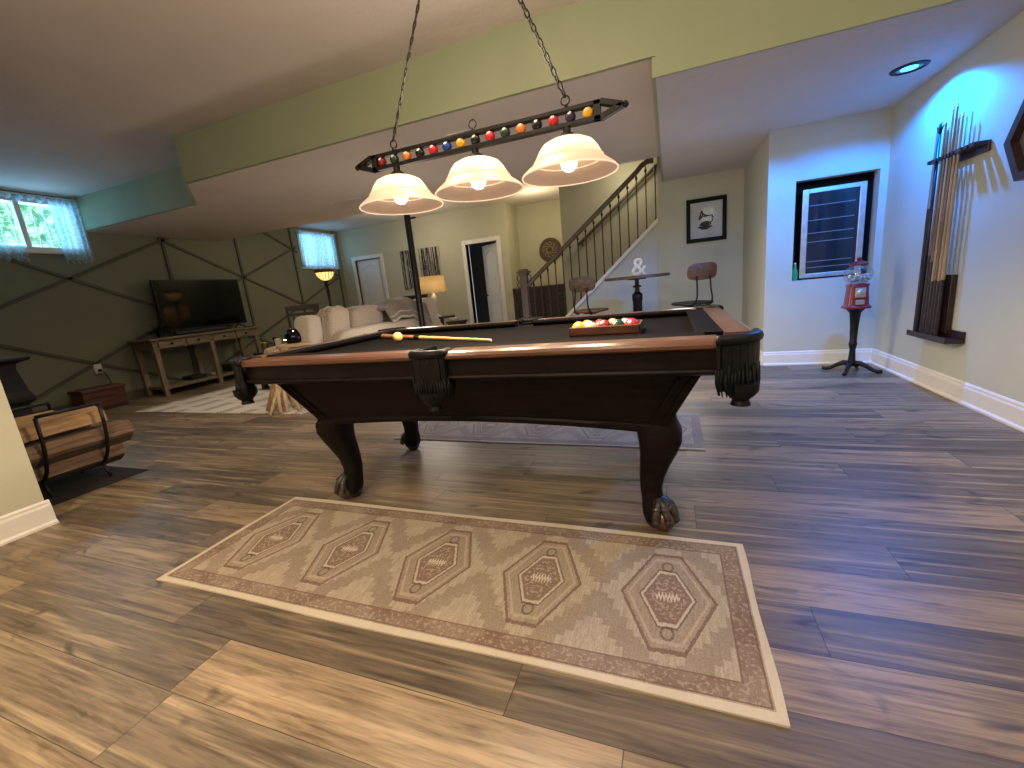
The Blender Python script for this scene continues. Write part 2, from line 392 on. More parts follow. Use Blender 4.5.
# ------------------------------------------------------------------ mesh helpers
class MB:
    def __init__(s): s.v = []; s.f = []
    def add(s, vs, fs, mat=None):
        o = len(s.v)
        s.v += [tuple(mat @ Vector(q)) if mat else tuple(q) for q in vs]
        s.f += [tuple(i + o for i in f) for f in fs]
        return s
    def box(s, x0, x1, y0, y1, z0, z1, mat=None):
        vs = [(x, y, z) for z in (z0, z1) for y in (y0, y1) for x in (x0, x1)]
        return s.add(vs, [(0, 2, 3, 1), (4, 5, 7, 6), (0, 1, 5, 4), (2, 6, 7, 3), (0, 4, 6, 2), (1, 3, 7, 5)], mat)
    def bar(s, a, b, w, h, up=(0, 0, 1)):
        """rectangular bar from a to b, w across, h along up"""
        a, b = Vector(a), Vector(b); d = (b - a).normalized(); u = Vector(up)
        r = d.cross(u).normalized(); u = r.cross(d).normalized()
        vs = []
        for p in (a, b):
            for i, j in ((-1, -1), (1, -1), (1, 1), (-1, 1)): vs.append(p + r * (i * w / 2) + u * (j * h / 2))
        return s.add(vs, [(3, 2, 1, 0), (4, 5, 6, 7), (0, 1, 5, 4), (1, 2, 6, 5), (2, 3, 7, 6), (3, 0, 4, 7)])
    def tube(s, pts, rad, n=10, closed=False, caps=True):
        pts = [Vector(p) for p in pts]; k = len(pts)
        if not isinstance(rad, (list, tuple)): rad = [rad] * k
        rings = []; prev = None
        for i, p in enumerate(pts):
            a = pts[(i - 1) % k] if (closed or i > 0) else p
            b = pts[(i + 1) % k] if (closed or i < k - 1) else p
            t = (b - a)
            t = t.normalized() if t.length > 1e-9 else Vector((0, 0, 1))
            if prev is None:
                ref = Vector((0, 0, 1)) if abs(t.z) < .9 else Vector((1, 0, 0))
                u = t.cross(ref).normalized()
            else:
                u = (prev - t * prev.dot(t)).normalized()
            prev = u; w = t.cross(u)
            rings.append([p + (u * math.cos(2 * PI * j / n) + w * math.sin(2 * PI * j / n)) * rad[i] for j in range(n)])
        return s.loft(rings, closed, caps)
    def loft(s, rings, closed=False, caps=True):
        n = len(rings[0]); vs = [q for r in rings for q in r]; fs = []
        m = len(rings)
        for i in range(m if closed else m - 1):
            for j in range(n):
                a = i * n + j; b = i * n + (j + 1) % n; i2 = (i + 1) % m
                fs.append((a, b, i2 * n + (j + 1) % n, i2 * n + j))
        if caps and not closed:
            fs.append(tuple(reversed(range(n)))); fs.append(tuple((m - 1) * n + j for j in range(n)))
        return s.add(vs, fs)
    def lathe(s, prof, c=(0, 0, 0), n=24, caps=True, mat=None):
        c = Vector(c); rings = []
        for r, z in prof:
            rings.append([c + Vector((r * math.cos(2 * PI * j / n), r * math.sin(2 * PI * j / n), z)) for j in range(n)])
        if mat: rings = [[mat @ q for q in r] for r in rings]
        return s.loft(rings, False, caps)
    def prism(s, poly, t0, t1, plane='xy'):
        f = {'xy': lambda a, b, t: (a, b, t), 'xz': lambda a, b, t: (a, t, b), 'yz': lambda a, b, t: (t, a, b)}[plane]
        n = len(poly)
        vs = [f(a, b, t0) for a, b in poly] + [f(a, b, t1) for a, b in poly]
        fs = [tuple(range(n)), tuple(reversed(range(n, 2 * n)))] + [(i, i + n, (i + 1) % n + n, (i + 1) % n) for i in range(n)]
        return s.add(vs, fs)
    def sphere(s, c, r, n=20, m=12, sc=(1, 1, 1), mat=None):
        prof = [(max(1e-4, math.sin(PI * i / m)) * r, -math.cos(PI * i / m) * r) for i in range(m + 1)]
        rings = []
        for q, z in prof:
            rings.append([Vector((q * math.cos(2 * PI * j / n) * sc[0], q * math.sin(2 * PI * j / n) * sc[1], z * sc[2])) for j in range(n)])
        rings = [[(mat @ v if mat else v) + Vector(c) for v in r_] for r_ in rings]
        return s.loft(rings)
    def pillow(s, c, size, e=.45, rot=None, n=28, m=16):
        """superellipsoid cushion"""
        f = lambda w, p: math.copysign(abs(w) ** p, w)
        rings = []
        for i in range(m + 1):
            t = -PI / 2 + PI * i / m
            t = max(-PI / 2 + .02, min(PI / 2 - .02, t)); ring = []
            for j in range(n):
                p = 2 * PI * j / n
                v = Vector((size[0] / 2 * f(math.cos(t), e) * f(math.cos(p), e), size[1] / 2 * f(math.cos(t), e) * f(math.sin(p), e), size[2] / 2 * f(math.sin(t), e)))
                ring.append((rot @ v if rot else v) + Vector(c))
            rings.append(ring)
        return s.loft(rings)
    def grid(s, fn, nu, nv):
        vs = [fn(i / nu, j / nv) for j in range(nv + 1) for i in range(nu + 1)]
        fs = [(j * (nu + 1) + i, j * (nu + 1) + i + 1, (j + 1) * (nu + 1) + i + 1, (j + 1) * (nu + 1) + i) for j in range(nv) for i in range(nu)]
        return s.add(vs, fs)
    def build(s, name, mat, parent=None, org=None, smooth=False, bevel=0.0, seg=2, solid=0.0, kind=None, label=None):
        me = bpy.data.meshes.new(name)
        o = bpy.data.objects.new(name, me); COL.objects.link(o)
        off = Vector((0, 0, 0))
        if parent is not None:
            o.parent = parent; off = world(parent)
        if org is not None:
            o.location = Vector(org) - off; off = Vector(org)
        me.from_pydata([tuple(Vector(q) - off) for q in s.v], [], s.f); me.update()
        import bmesh
        bm = bmesh.new(); bm.from_mesh(me); bmesh.ops.recalc_face_normals(bm, faces=bm.faces); bm.to_mesh(me); bm.free()
        me.materials.append(MT[mat] if isinstance(mat, str) else mat)
        if smooth:
            for p in me.polygons: p.use_smooth = True
            if smooth == 'auto':
                try: me.set_sharp_from_angle(angle=math.radians(38))
                except Exception: pass
        if solid:
            md = o.modifiers.new('s', 'SOLIDIFY'); md.thickness = solid; md.offset = 0
        if bevel:
            md = o.modifiers.new('b', 'BEVEL'); md.width = bevel; md.segments = seg; md.limit_method = 'ANGLE'; md.angle_limit = .6
        if kind: o['kind'] = kind
        if label: o['label'] = label
        return o
def world(o):
    p = Vector((0, 0, 0))
    while o is not None: p += Vector(o.location); o = o.parent
    return p
def tag(o, label, cat, group=None):
    o['label'] = label; o['category'] = cat
    if group: o['group'] = group
    return o
def thing(name, label, cat, loc, group=None):
    o = bpy.data.objects.new(name, None); COL.objects.link(o); o.location = loc; o.empty_display_size = .1
    return tag(o, label, cat, group)
def struct(mb, name, mat, **k):
    return mb.build(name, mat, kind='structure', **k)
def S(): return MB()
def rz(a): return Matrix.Rotation(a, 3, 'Z')

# ================================================================== SETTING
XL, XR = -7.25, 1.772          # wall with the TV, wall with the cue rack
YF, YP, YB = 8.44, 6.33, 4.88  # far wall, wall with the picture, wall with the niche
YN = -2.6
ZC, ZS, ZR = 2.70, 2.29, 2.18  # ceiling, duct soffit, lower right ceiling
YS0, YS1 = 3.11, 5.49          # near and far edge of the soffit
struct(S().box(XL - .2, XR + .2, YN - .2, 9.3, -.12, 0), 'floor', 'floor')
# ceiling, soffit and bulkheads
struct(S().box(XL - .2, XR + .2, YN - .2, 9.3, ZC, ZC + .1), 'ceiling', 'ceil')
sf = S()
poly = [(-4.36, YS0), (-.07, YS0), (-.07, YS1), (XL, YS1), (XL, 3.66), (-5.05, 3.66)]
sf.prism(poly, ZS, ZS + .004)
struct(sf, 'ceiling_soffit', 'ceil')
bk = S()
T = .02
bk.prism([(-4.36, YS0), (-.07, YS0), (-.07, YS0 + T), (-4.35, YS0 + T)], ZS - .001, ZC)
bk.prism([(-5.05, 3.66), (-4.36, YS0), (-4.35, YS0 + T), (-5.04, 3.66 + T)], ZS - .001, ZC)
bk.prism([(XL, 3.66), (-5.05, 3.66), (-5.04, 3.66 + T), (XL, 3.66 + T)], ZS - .001, ZC)
bk.box(XL, -.07, YS1 - T, YS1, ZS + .004, ZC)
bk.box(-.07, XR, YS0, YS0 + T, ZR - .001, ZC)
bk.box(-.09, -.07, YS0 + .001, YP, ZR - .001, ZS - .002)
struct(bk, 'wall_bulkhead', 'riser')
struct(S().box(-.075, XR, YS0 + T * .5, YP + .02, ZR, ZR + .004), 'ceiling_lower', 'ceil_low')

# walls
def wall_with_hole(a0, a1, z0, z1, holes, t0, t1, plane):
    """wall in plane 'x' or 'y' between t0..t1 thick, holes = [(b0,b1,c0,c1)] sorted along the wall"""
    mb = S()
    def bx(p0, p1, q0, q1):
        if p1 - p0 < 1e-4 or q1 - q0 < 1e-4: return
        if plane == 'y': mb.box(p0, p1, t0, t1, q0, q1)
        else: mb.box(t0, t1, p0, p1, q0, q1)
    cur = a0
    for b0, b1, c0, c1 in holes:
        bx(cur, b0, z0, z1); bx(b0, b1, z0, c0); bx(b0, b1, c1, z1); cur = b1
    bx(cur, a1, z0, z1)
    return mb
W1 = (2.56, 3.63, 2.02, 2.63)
W2 = (7.25, 8.24, 1.88, 2.60)
struct(wall_with_hole(YN, 9.3, 0, ZC, [W1, W2], XL - .16, XL, 'x'), 'wall_left', 'wall_dark')
struct(wall_with_hole(XL, -3.05, 0, ZC, [(-6.86, -6.16, 0, 2.0), (-4.0, -3.3, 0, 2.0)], YF, YF + .14, 'y'), 'wall_back', 'wall')
struct(S().box(-3.19, -3.05, YF + .14, 9.1, 0, ZC).box(-3.19, XR, 9.1, 9.25, 0, ZC), 'wall_landing', 'wall')
struct(S().box(-1.68, XR, 7.3, 7.42, 0, ZC).box(-1.68, -1.60, 7.42, 9.1, 0, ZC), 'wall_stairwell', 'wall')
struct(S().box(-.147, .96, YP, YP + .12, 0, ZC).prism([(-1.84, .16), (-.147, 1.69), (-.147, 0), (-2.0, 0), (-2.0, .02)], YP + .02, YP + .12, 'xz'), 'wall_picture', 'wall_cool')
NX0, NX1, NZ0, NZ1 = 1.09, 1.715, .82, 1.715
struct(wall_with_hole(.865, XR, 0, ZR, [(NX0, NX1, NZ0, NZ1)], YB, YB + .12, 'y').box(.865, .985, YB + .12, YP + .1, 0, ZR), 'wall_niche', 'wall_cool')
struct(S().box(NX0 - .02, NX1 + .02, YB + .30, YB + .32, NZ0 - .02, NZ1 + .02).box(NX0 - .02, NX0, YB + .12, YB + .30, NZ0, NZ1).box(NX1, NX1 + .02, YB + .12, YB + .30, NZ0, NZ1)
       .box(NX0 - .02, NX1 + .02, YB + .12, YB + .30, NZ0 - .02, NZ0).box(NX0 - .02, NX1 + .02, YB + .12, YB + .30, NZ1, NZ1 + .02), 'wall_niche_lining', 'niche')
struct(S().box(XR, XR + .15, YN, 9.3, 0, ZC), 'wall_right', 'wall_cool')
struct(S().box(-3.33, -3.18, YN, 1.085, 0, ZC), 'wall_stub', 'wall')
struct(S().box(XL, XR, YN - .15, YN, 0, ZC), 'wall_front', 'wall')

# baseboards with a stepped profile
def base_prof(d=1):
    return [(0, 0), (.030 * d, 0), (.030 * d, .012), (.018 * d, .022), (.016 * d, .105), (.011 * d, .118), (.011 * d, .128), (.004 * d, .138), (0, .138)]
def baseboard(name, axis, t, a0, a1, d):
    mb = S(); poly = [(t + q, z) for q, z in base_prof(d)]
    if axis == 'x': mb.prism(poly, a0, a1, 'yz')
    else: mb.prism(poly, a0, a1, 'xz')
    return struct(mb, name, 'white', smooth=False)
baseboard('baseboard_niche', 'x', YB, .865, XR, -1)
baseboard('baseboard_right', 'y', XR, YN, YB, -1)
baseboard('baseboard_picture', 'x', YP, -.6, .865, -1)
baseboard('baseboard_column', 'y', .865, YB, YP, -1)
baseboard('baseboard_stub', 'y', -3.18, YN, 1.10, 1)
baseboard('baseboard_back', 'x', YF, -6.0, -4.12, -1)
struct(S().box(XL, XL + .018, YN, YF, 0, .12), 'baseboard_left', 'trim_dark')

# batten lattice on the TV wall (one applied moulding)
lat = S()
def lbar(y0, z0, y1, z1, w=.040, t=.024):
    # thin batten, bevelled look by two layers
    lat.bar((XL + t / 2, y0, z0), (XL + t / 2, y1, z1), w, t, (1, 0, 0))
VY = [2.13, 3.36, 4.60, 5.82, 7.06, 8.28]
def ceil_at(y): return ZC if (y < 3.66 or y > YS1) else ZS
for y in VY[2:]: lbar(y, .12, y, ceil_at(y) if not (W1[0] - .1 < y < W1[1] + .1) else 1.9)
SL = .555 / 1.225
for zc in (.02, 1.13, 2.24, 3.35):              # nodes at 4.60 and 7.06
    for s_ in (1, -1):
        for y0, y1 in zip(VY[:-1], VY[1:]):
            za = zc + s_ * SL * (y0 - 4.60); zb = zc + s_ * SL * (y1 - 4.60)
            for q in range(-3, 4):
                a, b = za + q * 2.22, zb + q * 2.22
                # clip to wall and windows
                pts = []
                n = 24; run = None
                for i in range(n + 1):
                    y = y0 + (y1 - y0) * i / n; z = a + (b - a) * i / n
                    ok = .13 < z < ceil_at(y) - .02
                    for w in (W1, W2):
                        if w[0] - .10 < y < w[1] + .10 and z > w[2] - .10: ok = False
                    if ok and run is None: run = (y, z)
                    if (not ok or i == n) and run is not None:
                        e = (y, z)
                        if abs(e[0] - run[0]) > .04: pts.append((run, e))
                        run = None
                if zc in (.02, 1.13):
                    for (p, e) in pts: lbar(p[0], p[1], e[0], e[1], .036, .024)
struct(lat, 'trim_1', 'trim_dark')

# windows on the TV wall
def window(name, W, mull, grid=False):
    y0, y1, z0, z1 = W
    mb = S(); x0, x1 = XL - .13, XL + .012
    f = .045
    mb.box(x0, x1, y0 - .005, y0 + f, z0, z1).box(x0, x1, y1 - f, y1 + .005, z0, z1)
    mb.box(x0, x1, y0, y1, z0 - .005, z0 + f).box(x0, x1, y0, y1, z1 - f, z1 + .005)
    mb.box(XL, XL + .035, y0 - .05, y1 + .05, z0 - .03, z0)
    mb.box(XL - .1, XL - .02, mull - .025, mull + .025, z0, z1)
    o = struct(mb, name, 'white')
    g = S().box(XL - .075, XL - .07, y0 + .03, y1 - .03, z0 + .03, z1 - .03)
    g.build('pane', 'glass', o)
    gm = S()
    for k in range(1, 10):
        y = y0 + (y1 - y0) * k / 10; gm.box(XL - .22, XL - .212, y - .004, y + .004, z0, z1)
    for k in range(1, 5):
        z = z0 + (z1 - z0) * k / 5; gm.box(XL - .22, XL - .212, y0, y1, z - .004, z + .004)
    gm.build('window_grille', 'white', o)
    return o
window('window_1', W1, 3.105)
window('window_2', W2, 7.74)
for W in (W1, W2):
    struct(S().add([(XL - .75, W[0] - .5, 1.7), (XL - .75, W[1] + .5, 1.7), (XL - .75, W[1] + .5, 3.1), (XL - .75, W[0] - .5, 3.1)], [(0, 1, 2, 3)]), 'foliage_backdrop', 'foliage')

def curtain(name, label, y0, y1, z0, z1, waves, group, splay=0.0, gather=1.0):
    mb = S()
    def fn(u, v):
        y = y0 + (y1 - y0) * u + splay * (1 - v) * (1 if u > .5 else 0) * (u - .5) * 2
        z = z1 - (z1 - z0) * v - (.018 * math.sin(u * waves * 2.1 * PI) + .012 * math.sin(u * 31)) * v
        x = XL + .075 + .018 * math.sin(u * waves * 2 * PI) * (.5 + .5 * v)
        return (x, y, z)
    mb.grid(fn, int(waves * 8), 14)
    o = mb.build(name, 'sheer', smooth=True, org=(XL + .07, (y0 + y1) / 2, z0))
    return tag(o, label, 'curtain', group)
def rod(label, y0, y1, z):
    mb = S(); mb.tube([(XL + .075, y0, z), (XL + .075, y1, z)], .009, 8)
    mb.box(XL, XL + .08, y0 + .02, y0 + .04, z - .01, z + .01); mb.box(XL, XL + .08, y1 - .04, y1 - .02, z - .01, z + .01)
    tag(mb.build('curtain_rod', 'white', org=(XL + .07, (y0 + y1) / 2, z)), label, 'curtain rod')
rod('thin pale curtain rod above the window nearest the camera', 2.5, 3.68, 2.66)
rod('thin pale curtain rod above the window by the far corner', 7.2, 8.28, 2.61)
curtain('lace_curtain', 'white sheer lace curtain on the right of the nearer window', 3.36, 3.665, 1.89, 2.67, 5, 'lace curtains')
curtain('lace_curtain', 'white sheer lace curtain at the left frame edge of the nearer window', 2.52, 3.03, 1.90, 2.07, 5, 'lace curtains')
curtain('lace_valance', 'narrow white lace valance across the top of the nearer window', 2.52, 3.40, 2.60, 2.67, 9, 'lace curtains')
curtain('lace_curtain', 'white lace half curtain covering the small far corner window', 7.22, 8.27, 1.85, 2.62, 11, 'lace curtains')

# doors in the far wall
def door_trim(name, x0, x1, zt, w=.085):
    mb = S()
    mb.box(x0 - w, x0, YF - .022, YF + .14, 0, zt + w).box(x1, x1 + w, YF - .022, YF + .14, 0, zt + w).box(x0, x1, YF - .022, YF + .14, zt, zt + w)
    return struct(mb, name, 'white', bevel=.006)
def door_leaf(name, w, h, parent_loc, ang, mirror=False):
    o = bpy.data.objects.new(name, None); COL.objects.link(o); o.location = parent_loc; o['kind'] = 'structure'
    R3 = rz(ang).to_4x4()
    sgn = -1 if mirror else 1
    mb = S().box(0, sgn * w, 0, .035, .01, h, R3)
    for (z0, z1, arch) in ((.22, .80, 0), (.93, h - .14, 1)):
        for off, dep in ((0, .004),):
            pts = []
            a0, a1 = .11, w - .11
            pts = [(a0, z0), (a1, z0), (a1, z1 - (.08 if arch else 0))]
            if arch:
                for i in range(1, 12):
                    t = i / 12; pts.append((a1 + (a0 - a1) * t, z1 - .08 + .10 * math.sin(PI * t)))
                pts.append((a0, z1 - .08))
            else: pts.append((a0, z1))
            ring = [R3 @ Vector((sgn * q, -.004, z)) for q, z in pts]
            mb.tube(ring, .011, 6, closed=True)
    for q in mb.v[:]: pass
    me = mb
    me.v = [tuple(Vector(q) + Vector(parent_loc)) for q in me.v]
    b = me.build('door_panel', 'door', o, bevel=.003)
    kx = sgn * (w - .06)
    kb = S()
    for yy in (-.045, .08):
        kb.sphere(R3 @ Vector((kx, yy, .93)) + Vector(parent_loc), .028, 12, 8)
    kb.tube([R3 @ Vector((kx, -.04, .93)) + Vector(parent_loc), R3 @ Vector((kx, .075, .93)) + Vector(parent_loc)], .011, 8)
    kb.build('door_handle', 'black_metal', o, smooth=True)
    return o
door_trim('trim_2', -6.86, -6.16, 2.0)
door_leaf('door_1', .70, 1.99, (-6.86, YF + .05, 0), 0)
door_trim('trim_3', -4.0, -3.3, 2.0)
door_leaf('door_2', .69, 1.98, (-3.31, YF + .09, 0), -math.radians(38), True)
struct(S().box(-4.6, -2.9, 9.9, 9.95, 0, ZC), 'wall_painted_dark', 'dark_void')  # near-black sheet paints the dark behind the open door

# ================================================================== STAIRS
st = thing('staircase', 'brown staircase with iron balusters rising right behind the bar table', 'staircase', (-2.05, YP, 0))
rise = lambda x: .479 + .905 * (x + 1.484)
sk = S().prism([(-1.98, rise(-1.98) + .0), (-.15, rise(-.15)), (-.15, rise(-.15) + .06), (-1.98, rise(-1.98) + .06)], YP - .02, YP + .0, 'xz')
sk.build('stringer', 'white', st)
nst = 11
for i in range(nst):
    x0 = -1.93 + i * .19; z = .10 + i * .172
    S().box(x0 - .02, x0 + .19, YP + .13, 7.29, z - .03, z).box(x0, x0 + .02, YP + .13, 7.29, max(0, z - .17), z - .03).build('stair_tread', 'stair_wood', st)
hr = lambda x: 1.139 + .80 * (x + 1.929)
rail = S()
prof = [(-.030, -.026), (.030, -.026), (.036, .005), (.024, .028), (-.024, .028), (-.036, .005)]
def sweep(path):
    rings = []
    for i, p in enumerate(path):
        a = Vector(path[max(0, i - 1)]); b = Vector(path[min(len(path) - 1, i + 1)])
        d = (b - a).normalized(); r = Vector((0, 1, 0)); u = d.cross(r) * -1
        if u.z < 0: u = -u
        rings.append([Vector(p) + r * q + u * w for q, w in prof])
    return rings
YR = YP - .01 + .05
rail.loft(sweep([(-2.06, YR, hr(-2.06)), (-1.5, YR, hr(-1.5)), (-.8, YR, hr(-.8)), (-.42, YR, hr(-.42)), (-.34, YR, hr(-.34) + .015), (-.27, YR, hr(-.3) + .02), (-.19, YR, hr(-.3) + .02)]))
rail.build('handrail', 'newel', st, smooth='auto')
for k in range(16):
    x = -1.955 + k * .1187
    zb = rise(x) + .06; zt = min(hr(x) - .02, 2.41)
    if zb < .02: zb = .02
    b = S(); b.box(x - .0075, x + .0075, YR - .0075, YR + .0075, zb, zt)
    zk = zt - .06
    b.lathe([(.008, zk - .02), (.016, zk), (.016, zk + .012), (.008, zk + .03)], (x, YR, 0), 8)
    b.lathe([(.014, zb), (.014, zb + .02), (.008, zb + .03)], (x, YR, 0), 8)
    b.build('baluster', 'iron', st)
nx = -2.10
nb = S().box(nx - .052, nx + .052, YR - .052, YR + .052, 0, 1.20).box(nx - .066, nx + .066, YR - .066, YR + .066, 1.20, 1.225)
nb.box(nx - .085, nx + .085, YR - .085, YR + .085, 1.225, 1.255).box(nx - .06, nx + .06, YR - .06, YR + .06, 1.255, 1.285)
nb.box(nx - .065, nx + .065, YR - .065, YR + .065, 0, .16)
nb.build('newel_post', 'newel', st, bevel=.004)
sc_ = S()
for s_ in (-1, 1):
    for z0 in (1.10, 1.20):
        pts = []
        for i in range(15):
            t = i / 14; a = t * 3.3 * PI / 2; r = .055 * (1 - .75 * t)
            pts.append((nx + s_ * (.052 + .03 + r * math.cos(a + PI)), YR, z0 - .03 + r * math.sin(a) - .04 * t))
        sc_.tube(pts, .007, 6)
sc_.build('scroll_bracket', 'iron', st, smooth=True)
wr = thing('wall_handrail', 'brown handrail fixed to the stairwell wall behind the balusters', 'handrail', (-.8, 7.25, 2.0))
S().tube([(-1.41, 7.22, 1.60), (-.10, 7.22, 2.64)], .024, 10).build('rail', 'newel', wr, smooth=True)
for x in (-1.34, -.75, -.2):
    z = 1.60 + (x + 1.41) * .794
    S().tube([(x, 7.22, z - .02), (x, 7.24, z - .07), (x, 7.297, z - .07)], .009, 8).build('bracket', 'iron', wr, smooth=True)
# dark sideboard behind the stairs
sb = thing('sideboard', 'dark brown wooden sideboard with drawers behind the newel post', 'sideboard', (-2.5, 8.6, 0))
S().box(-3.02, -1.72, 8.42, 8.86, .06, .98).box(-3.04, -1.70, 8.40, 8.88, .98, 1.02).box(-3.0, -1.75, 8.44, 8.84, 0, .06).build('carcass', 'stair_wood', sb, bevel=.006)
for i in range(3):
    for j in range(2):
        x0 = -2.98 + j * .63; z0 = .14 + i * .28
        d = S().box(x0, x0 + .60, 8.395, 8.42, z0, z0 + .25).build('drawer', 'dark_wood', sb, bevel=.004)
        S().sphere((x0 + .3, 8.385, z0 + .13), .015, 8, 6).build('knob', 'brass', d, smooth=True)
# medallion on the far landing wall
md = thing('wall_medallion', 'round carved brown medallion hung high behind the stair rail', 'wall decor', (-2.36, 9.09, 1.74))
mc = Vector((-2.36, 9.08, 1.74)); RX = Matrix.Rotation(PI / 2, 4, 'X')
S().lathe([(.001, .0), (.225, .0), (.240, .012), (.235, .03), (.20, .035), (.165, .02), (.001, .02)], (0, 0, 0), 32, mat=Matrix.Translation(mc + Vector((0, 0, 0))) @ RX).build('plaque', 'medallion', md, smooth='auto')
sw = S()
for k in range(10):
    a = 2 * PI * k / 10
    pts = [mc + Vector((math.cos(a + t * .9) * (.05 + .10 * t), -.03, math.sin(a + t * .9) * (.05 + .10 * t))) for t in [i / 8 for i in range(9)]]
    sw.tube(pts, [.012, .014, .012, .010, .009, .009, .011, .013, .008], 6)
for k in range(24):
    a = 2 * PI * k / 24
    sw.sphere(mc + Vector((math.cos(a) * .155, -.03, math.sin(a) * .155)), .011, 8, 6)
sw.build('scrollwork', 'medallion_pale', md, smooth=True)

# ================================================================== POOL TABLE
CX, CY = -.865, 2.04
pt = thing('pool_table', 'large espresso pool table with claw feet and charcoal cloth', 'pool table', (CX, CY, 0))
HX, HY = 1.115, .655          # outer half sizes of the rail frame
# cabinet: tapering body with arched lower edge
cab = S()
rings = []
NS = 24
def rect_ring(hx, hy, z, arch=0.0, cx=0.0):
    r = []; CX = globals()['CX'] + cx
    for i in range(NS + 1): r.append(Vector((CX - hx + 2 * hx * i / NS, CY - hy, z + arch * math.sin(PI * i / NS) ** .8)))
    for i in range(NS + 1): r.append(Vector((CX + hx - 2 * hx * i / NS, CY + hy, z + arch * math.sin(PI * i / NS) ** .8)))
    return r
rings = [rect_ring(.948, .56, .690, cx=.014), rect_ring(.948, .56, .672, cx=.014), rect_ring(.938, .552, .664, cx=.014), rect_ring(.826, .462, .456, .032, cx=.020), rect_ring(.830, .466, .444, .035, cx=.020), rect_ring(.822, .46, .422, .040, cx=.020)]
cab.loft(rings)
cab.build('cabinet', 'black_wood', pt, smooth='auto')
# raised stiles and lower bead on the near and far sides
for s_ in (-1, 1):
    for t_ in (-1, 1):
        for f0 in (.975, .93):
            a = Vector((CX + .014 + t_ * .938 * f0, CY + s_ * .553, .660)); b = Vector((CX + .020 + t_ * .826 * f0, CY + s_ * .463, .464))
            S().bar(a, b, .010, .010, (0, s_, 0)).build('corner_bead', 'black_wood', pt)
    pts = [(CX + .02 - .77 + 1.54 * i / 20, CY + s_ * .466, .470 + .033 * math.sin(PI * (i + 1.2) / 22.4) ** .8) for i in range(21)]
    S().tube(pts, .0045, 6).build('lower_bead', 'black_wood', pt, smooth=True)
# apron (blind) with moulding, long and short sides
def frame_side(poly, name, mat, which, a0, a1, parent=pt, bevel=0.0):
    """poly in (outward offset, z) with offset measured from the centre line outward"""
    mb = S()
    if which == 'near': mb.prism([(CY - o, z) for o, z in poly], a0, a1, 'yz')
    if which == 'far': mb.prism([(CY + o, z) for o, z in poly], a0, a1, 'yz')
    if which == 'right': mb.prism([(CX + o, z) for o, z in poly], a0, a1, 'xz')
    if which == 'left': mb.prism([(CX - o, z) for o, z in poly], a0, a1, 'xz')
    return mb.build(name, mat, parent, bevel=bevel)
apL = [(.50, .768), (.640, .768), (.640, .710), (.650, .706), (.654, .699), (.650, .692), (.636, .688), (.618, .682), (.596, .676), (.50, .676)]
xa0, xa1 = CX - .995, CX + .995
for w in ('near', 'far'): frame_side(apL, 'apron', 'black_wood', w, xa0, xa1)
apS = [(o + HX - HY, z) for o, z in apL]
for w in ('right', 'left'): frame_side(apS, 'apron', 'black_wood', w, CY - .52, CY + .52)
rw = [(.56, .768), (.652, .768), (.660, .774), (.662, .784), (.656, .794), (.642, .8005), (.565, .8005)]
cu = [(.565, .800), (.490, .801), (.480, .795), (.484, .786), (.51, .765), (.565, .765)]
for w in ('near', 'far'):
    frame_side(rw, 'rail_cap', 'rail_wood', w, xa0, CX - .072); frame_side(rw, 'rail_cap', 'rail_wood', w, CX + .072, xa1)
    frame_side(cu, 'cushion', 'cloth', w, xa0 + .03, CX - .06); frame_side(cu, 'cushion', 'cloth', w, CX + .06, xa1 - .03)
rws = [(o + HX - HY, z) for o, z in rw]; cus = [(o + HX - HY, z) for o, z in cu]
for w in ('right', 'left'):
    frame_side(rws, 'rail_cap', 'rail_wood_y', w, CY - .52, CY + .52); frame_side(cus, 'cushion', 'cloth', w, CY - .49, CY + .49)
S().box(CX - 1.06, CX + 1.06, CY - .585, CY + .585, .735, .767).build('playing_surface', 'cloth', pt)
# legs: cabriole with claw-and-ball feet
def leg(sx, sy):
    bx, by = CX + .022 + sx * .775 - (.055 if sy > 0 else 0), 1.995 + sy * .335
    d = Vector((sx * .78, sy * .62, 0))
    prof = [(.50, .004, .074), (.455, .010, .078), (.425, .022, .083), (.385, .026, .080), (.335, .016, .069), (.28, -.002, .058), (.22, -.018, .048), (.17, -.024, .043), (.13, -.020, .042), (.09, -.010, .048), (.06, -.004, .050), (.03, -.002, .042)]
    mb = S(); rings = []
    for z, o, r in prof:
        c = Vector((bx, by, z)) + d * o; ring = []
        for j in range(20):
            a = 2 * PI * j / 20
            f = lambda w: math.copysign(abs(w) ** .62, w)
            ring.append(c + Vector((r * f(math.cos(a)), r * f(math.sin(a)), 0)))
        rings.append(ring)
    mb.loft(rings)
    lg = mb.build('leg', 'black_wood', pt, smooth='auto')
    fc = Vector((bx, by, 0)) + d * .014
    foot = S()
    for k in (-1.5, -.5, .5, 1.5):
        a = math.atan2(d.y, d.x) + k * .72
        u = Vector((math.cos(a), math.sin(a), 0))
        pts = [fc + u * -.01 + Vector((0, 0, .135)), fc + u * .022 + Vector((0, 0, .122)), fc + u * .046 + Vector((0, 0, .098)), fc + u * .060 + Vector((0, 0, .074)), fc + u * .066 + Vector((0, 0, .054)), fc + u * .062 + Vector((0, 0, .034))]
        foot.tube(pts, [.013, .016, .0165, .0155, .013, .006], 8)
        foot.sphere(pts[2], .0185, 8, 6); foot.sphere(pts[4], .015, 8, 6)
    foot.lathe([(.030, .004), (.040, .02), (.045, .05), (.046, .09), (.036, .125)], fc - d * .020, 16)
    foot.build('claw', 'claw', lg, smooth=True)
    S().sphere(fc + d * .020 + Vector((0, 0, .047)), .047, 18, 12).build('ball_foot', 'rail_wood', lg, smooth=True, label='reddish wooden ball gripped by the claw')
